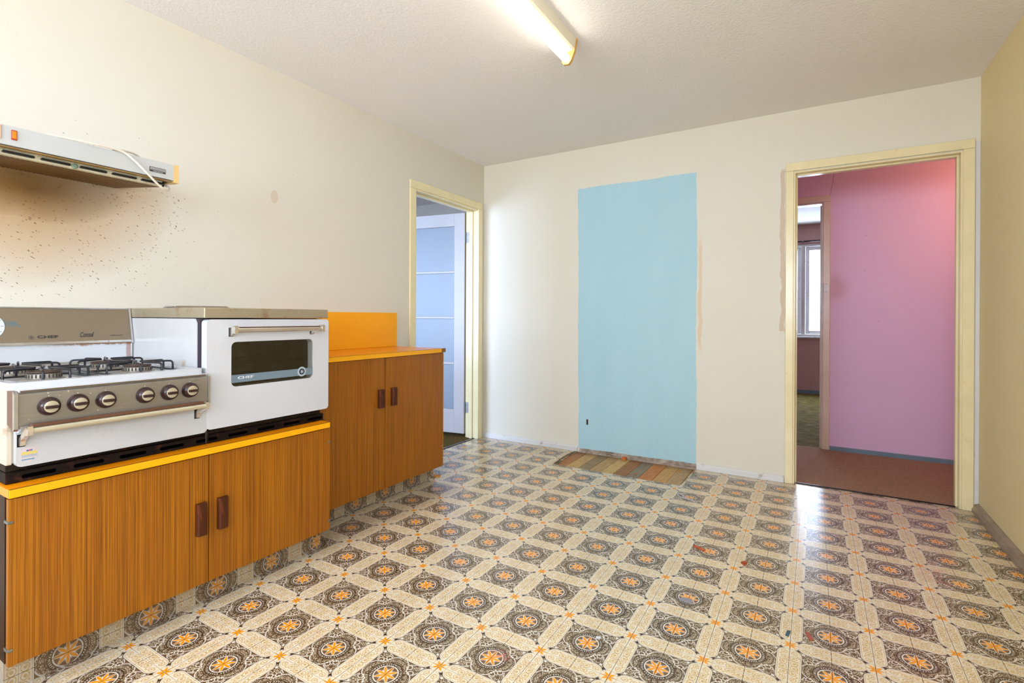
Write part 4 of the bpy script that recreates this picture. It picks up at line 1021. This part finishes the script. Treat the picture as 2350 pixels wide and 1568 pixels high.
# oven door
DYA, DYB, DZA, DZB = -2.757, -2.204, .6535, 1.0705; XD0, XD1 = .5855, .6215
bm = bm_new(); ring_panel(bm, rrect(DYA, DYB, DZA, DZB, .016, 6), rrect(-2.6635, -2.2895, .8055, .9815, .020, 6), 'x', XD0, XD1)
bmesh.ops.bevel(bm, geom=[e for e in bm.edges if all(v.co.x > XD1-1e-4 for v in e.verts) and e.calc_face_angle(0) > 1.2], offset=.006, segments=3, affect='EDGES')
od = obj('oven_door', bm, M['enamel'], t, True)
bm = bm_new(); prism(bm, rrect(-2.6655, -2.2875, .8035, .9835, .020, 6), 'x', .6155, .6205); wg = obj('oven_window', bm, M['oven_glass'], od)
bm = bm_new(); prism(bm, rrect(-2.660, -2.293, .8085, .9785, .018, 6), 'x', .5875, .5890); obj('inner_glass', bm, M['oven_glass'], od)
bm = bm_new(); box(bm, .6206, .6210, -2.6625, -2.2905, .8205, .8515); bd = obj('printed_band', bm, M['band_grey'], wg)
text_on_x('lettering', 'CHEF', .6211, -2.637, .8335, .066, .0105, M['print_white'], wg, bold=.035)
bm = bm_new(); lathe(bm, [(.0215, 0), (.0215, .0006)], (.6211, -2.347, .838), 'x', 36); obj('emblem_disc', bm, plain('pale_emblem_disc', (176, 192, 202), .4), wg)
bm = bm_new(); lathe(bm, [(.0135, 0), (.0135, .0006)], (.6217, -2.347, .838), 'x', 30); obj('emblem_centre', bm, M['black'], wg)
bm = bm_new()
for a in range(0, 360, 60):
    c, s = math.cos(math.radians(a+15)), math.sin(math.radians(a+15)); y, z = -2.347, .838
    prism(bm, [(y+c*.011, z+s*.011), (y-s*.0035, z+c*.0035), (y+s*.0035, z-c*.0035)], 'x', .6224, .6227+a*1e-6)
obj('emblem', bm, plain('pale_emblem_mark', (176, 192, 202), .4), wg)
bm = bm_new(); tube(bm, [(.664, -2.668, 1.030), (.664, -2.280, 1.030)], .0105, 16); oh = obj('oven_handle', bm, M['chrome'], od, True)
bm = bm_new(); box(bm, .655, .6725, -2.660, -2.288, 1.0385, 1.0415, .001, 1); obj('handle_inlay', bm, M['copper'], oh)
for y in (-2.6745, -2.2745):
    bm = bm_new(); prism(bm, [(y-.0065, 1.018), (y-.0065, 1.042), (y-.003, 1.046), (y+.0035, 1.046), (y+.0065, 1.042), (y+.0065, 1.018), (y+.003, 1.015), (y-.003, 1.015)], 'x', .652, .677); obj('handle_end', bm, M['chrome'], oh)
for y in (-2.664, -2.296):
    bm = bm_new(); prism(bm, [(.6216, 1.005), (.6216, 1.036), (.634, 1.036), (.656, 1.040), (.656, 1.024), (.634, 1.010), (.632, 1.005)], 'y', y-.0055, y+.0055); obj('handle_bracket', bm, M['chrome'], oh)
    bm = bm_new(); box(bm, .6212, .6222, y-.0105, y+.0075, 1.003, 1.038); obj('bracket_slot', bm, M['black'], od)
# stainless top and flue vent
bm = bm_new(); box(bm, .0, .6205, -2.7655, -2.206, 1.0755, 1.1155, .003); top = obj('oven_top', bm, M['steel_rusty'], t)
bm = bm_new(); prism(bm, [(-2.655, 1.1156), (-2.645, 1.128), (-2.425, 1.130), (-2.395, 1.1156)], 'x', .060, .066)
prism(bm, [(-2.655, 1.1156), (-2.645, 1.128), (-2.425, 1.130), (-2.395, 1.1156)], 'x', .160, .166)
for k in range(9): box(bm, .066, .160, -2.640+k*.0245, -2.630+k*.0245, 1.124, 1.127)
obj('flue_vent', bm, M['trim_metal'], t)

# ------------------------------------------------------------------ small things lying about
def chip(name, label, x, y, sx, sy, h, rot, mat, z=0., cat='debris', poly=None):
    bm = bm_new(); pts = poly or [(-.5, -.35), (.2, -.5), (.5, -.1), (.35, .45), (-.4, .4)]
    c, s = math.cos(rot), math.sin(rot)
    prism(bm, [(x+(p[0]*c*sx-p[1]*s*sy), y+(p[0]*s*sx+p[1]*c*sy)) for p in pts], 'z', z+.0006, z+.0006+h)
    return tag(obj(name, bm, mat), label, cat)
chip('wood_chip', 'orange wood chip on the vinyl beside the base cupboard kickboard', .385, -1.118, .05, .022, .012, .5, plain('chip_orange', (206, 134, 50), .6))
chip('brick_fragment', 'orange brick fragment on the bare floorboards against the plaster strip', 1.330, -.033, .036, .034, .022, .3, plain('brick', (200, 108, 40), .8, bmp=.4), z=-.005)
chip('orange_shaving', 'small orange shaving at the front of the bare floorboards', 1.512, -.335, .028, .008, .003, .2, plain('shaving', (206, 108, 40), .6), z=-.004)
chip('amber_flake', 'amber flake at the right end of the bare floorboards', 1.76, -.11, .026, .010, .004, .4, plain('flake_amber', (204, 128, 50), .6), z=-.004)
chip('leaf_fragment', 'orange-brown dry leaf fragment on a medallion in the middle of the vinyl', 2.118, -1.302, .07, .018, .004, -.5, plain('leaf_brown', (196, 92, 48), .6))
chip('curled_leaf', 'small curled red-brown leaf on the vinyl between two medallions', 2.315, -1.352, .028, .02, .008, .9, plain('leaf_red', (176, 76, 30), .6))
chip('grey_flake', 'flat grey paint flake on an orange petal near the front', 2.160, -1.785, .050, .036, .0015, .1, plain('flake_grey', (150, 146, 156), .5))
chip('blue_green_sliver', 'tiny blue-green sliver standing out on a cream capsule', 2.503, -1.815, .010, .034, .003, -.15, plain('sliver_teal', (20, 84, 96), .4), poly=[(-.5, -.5), (.5, -.5), (.5, .5), (-.5, .5)])
chip('red_chip', 'dull red chip on the vinyl right of the blue-green sliver', 2.566, -1.797, .016, .048, .003, .35, plain('chip_red', (168, 84, 60), .5), poly=[(-.5, -.5), (.5, -.4), (.45, .5), (-.4, .45)])
chip('white_flake', 'small white paint flake on a medallion near the front edge', 1.955, -2.176, .018, .014, .002, .4, plain('flake_white', (224, 222, 226), .5))
t = thing('string_loop', 'white looped piece of string on the vinyl in front of the boards', 'string', (1.905, -.63, 0))
bm = bm_new(); tube(bm, smooth_path([(1.918, -.648, .003), (1.898, -.623, .003), (1.878, -.603, .004), (1.862, -.600, .004), (1.862, -.622, .003), (1.885, -.650, .003), (1.915, -.660, .003), (1.95, -.672, .003), (1.975, -.682, .003)], 6), .0016, 6)
obj('string', bm, plain('white_string', (222, 218, 226), .6), t, True)
bm = bm_new(); tube(bm, [(3.318+.007*math.cos(a), -.545+.007*math.sin(a), .003) for a in [2*math.pi*k/14 for k in range(14)]], .0022, 6, closed=True)
tag(obj('yellow_ring', bm, plain('ring_yellow', (226, 214, 130), .4), smooth=True), 'tiny pale yellow ring on the floor at the right skirting', 'ring')
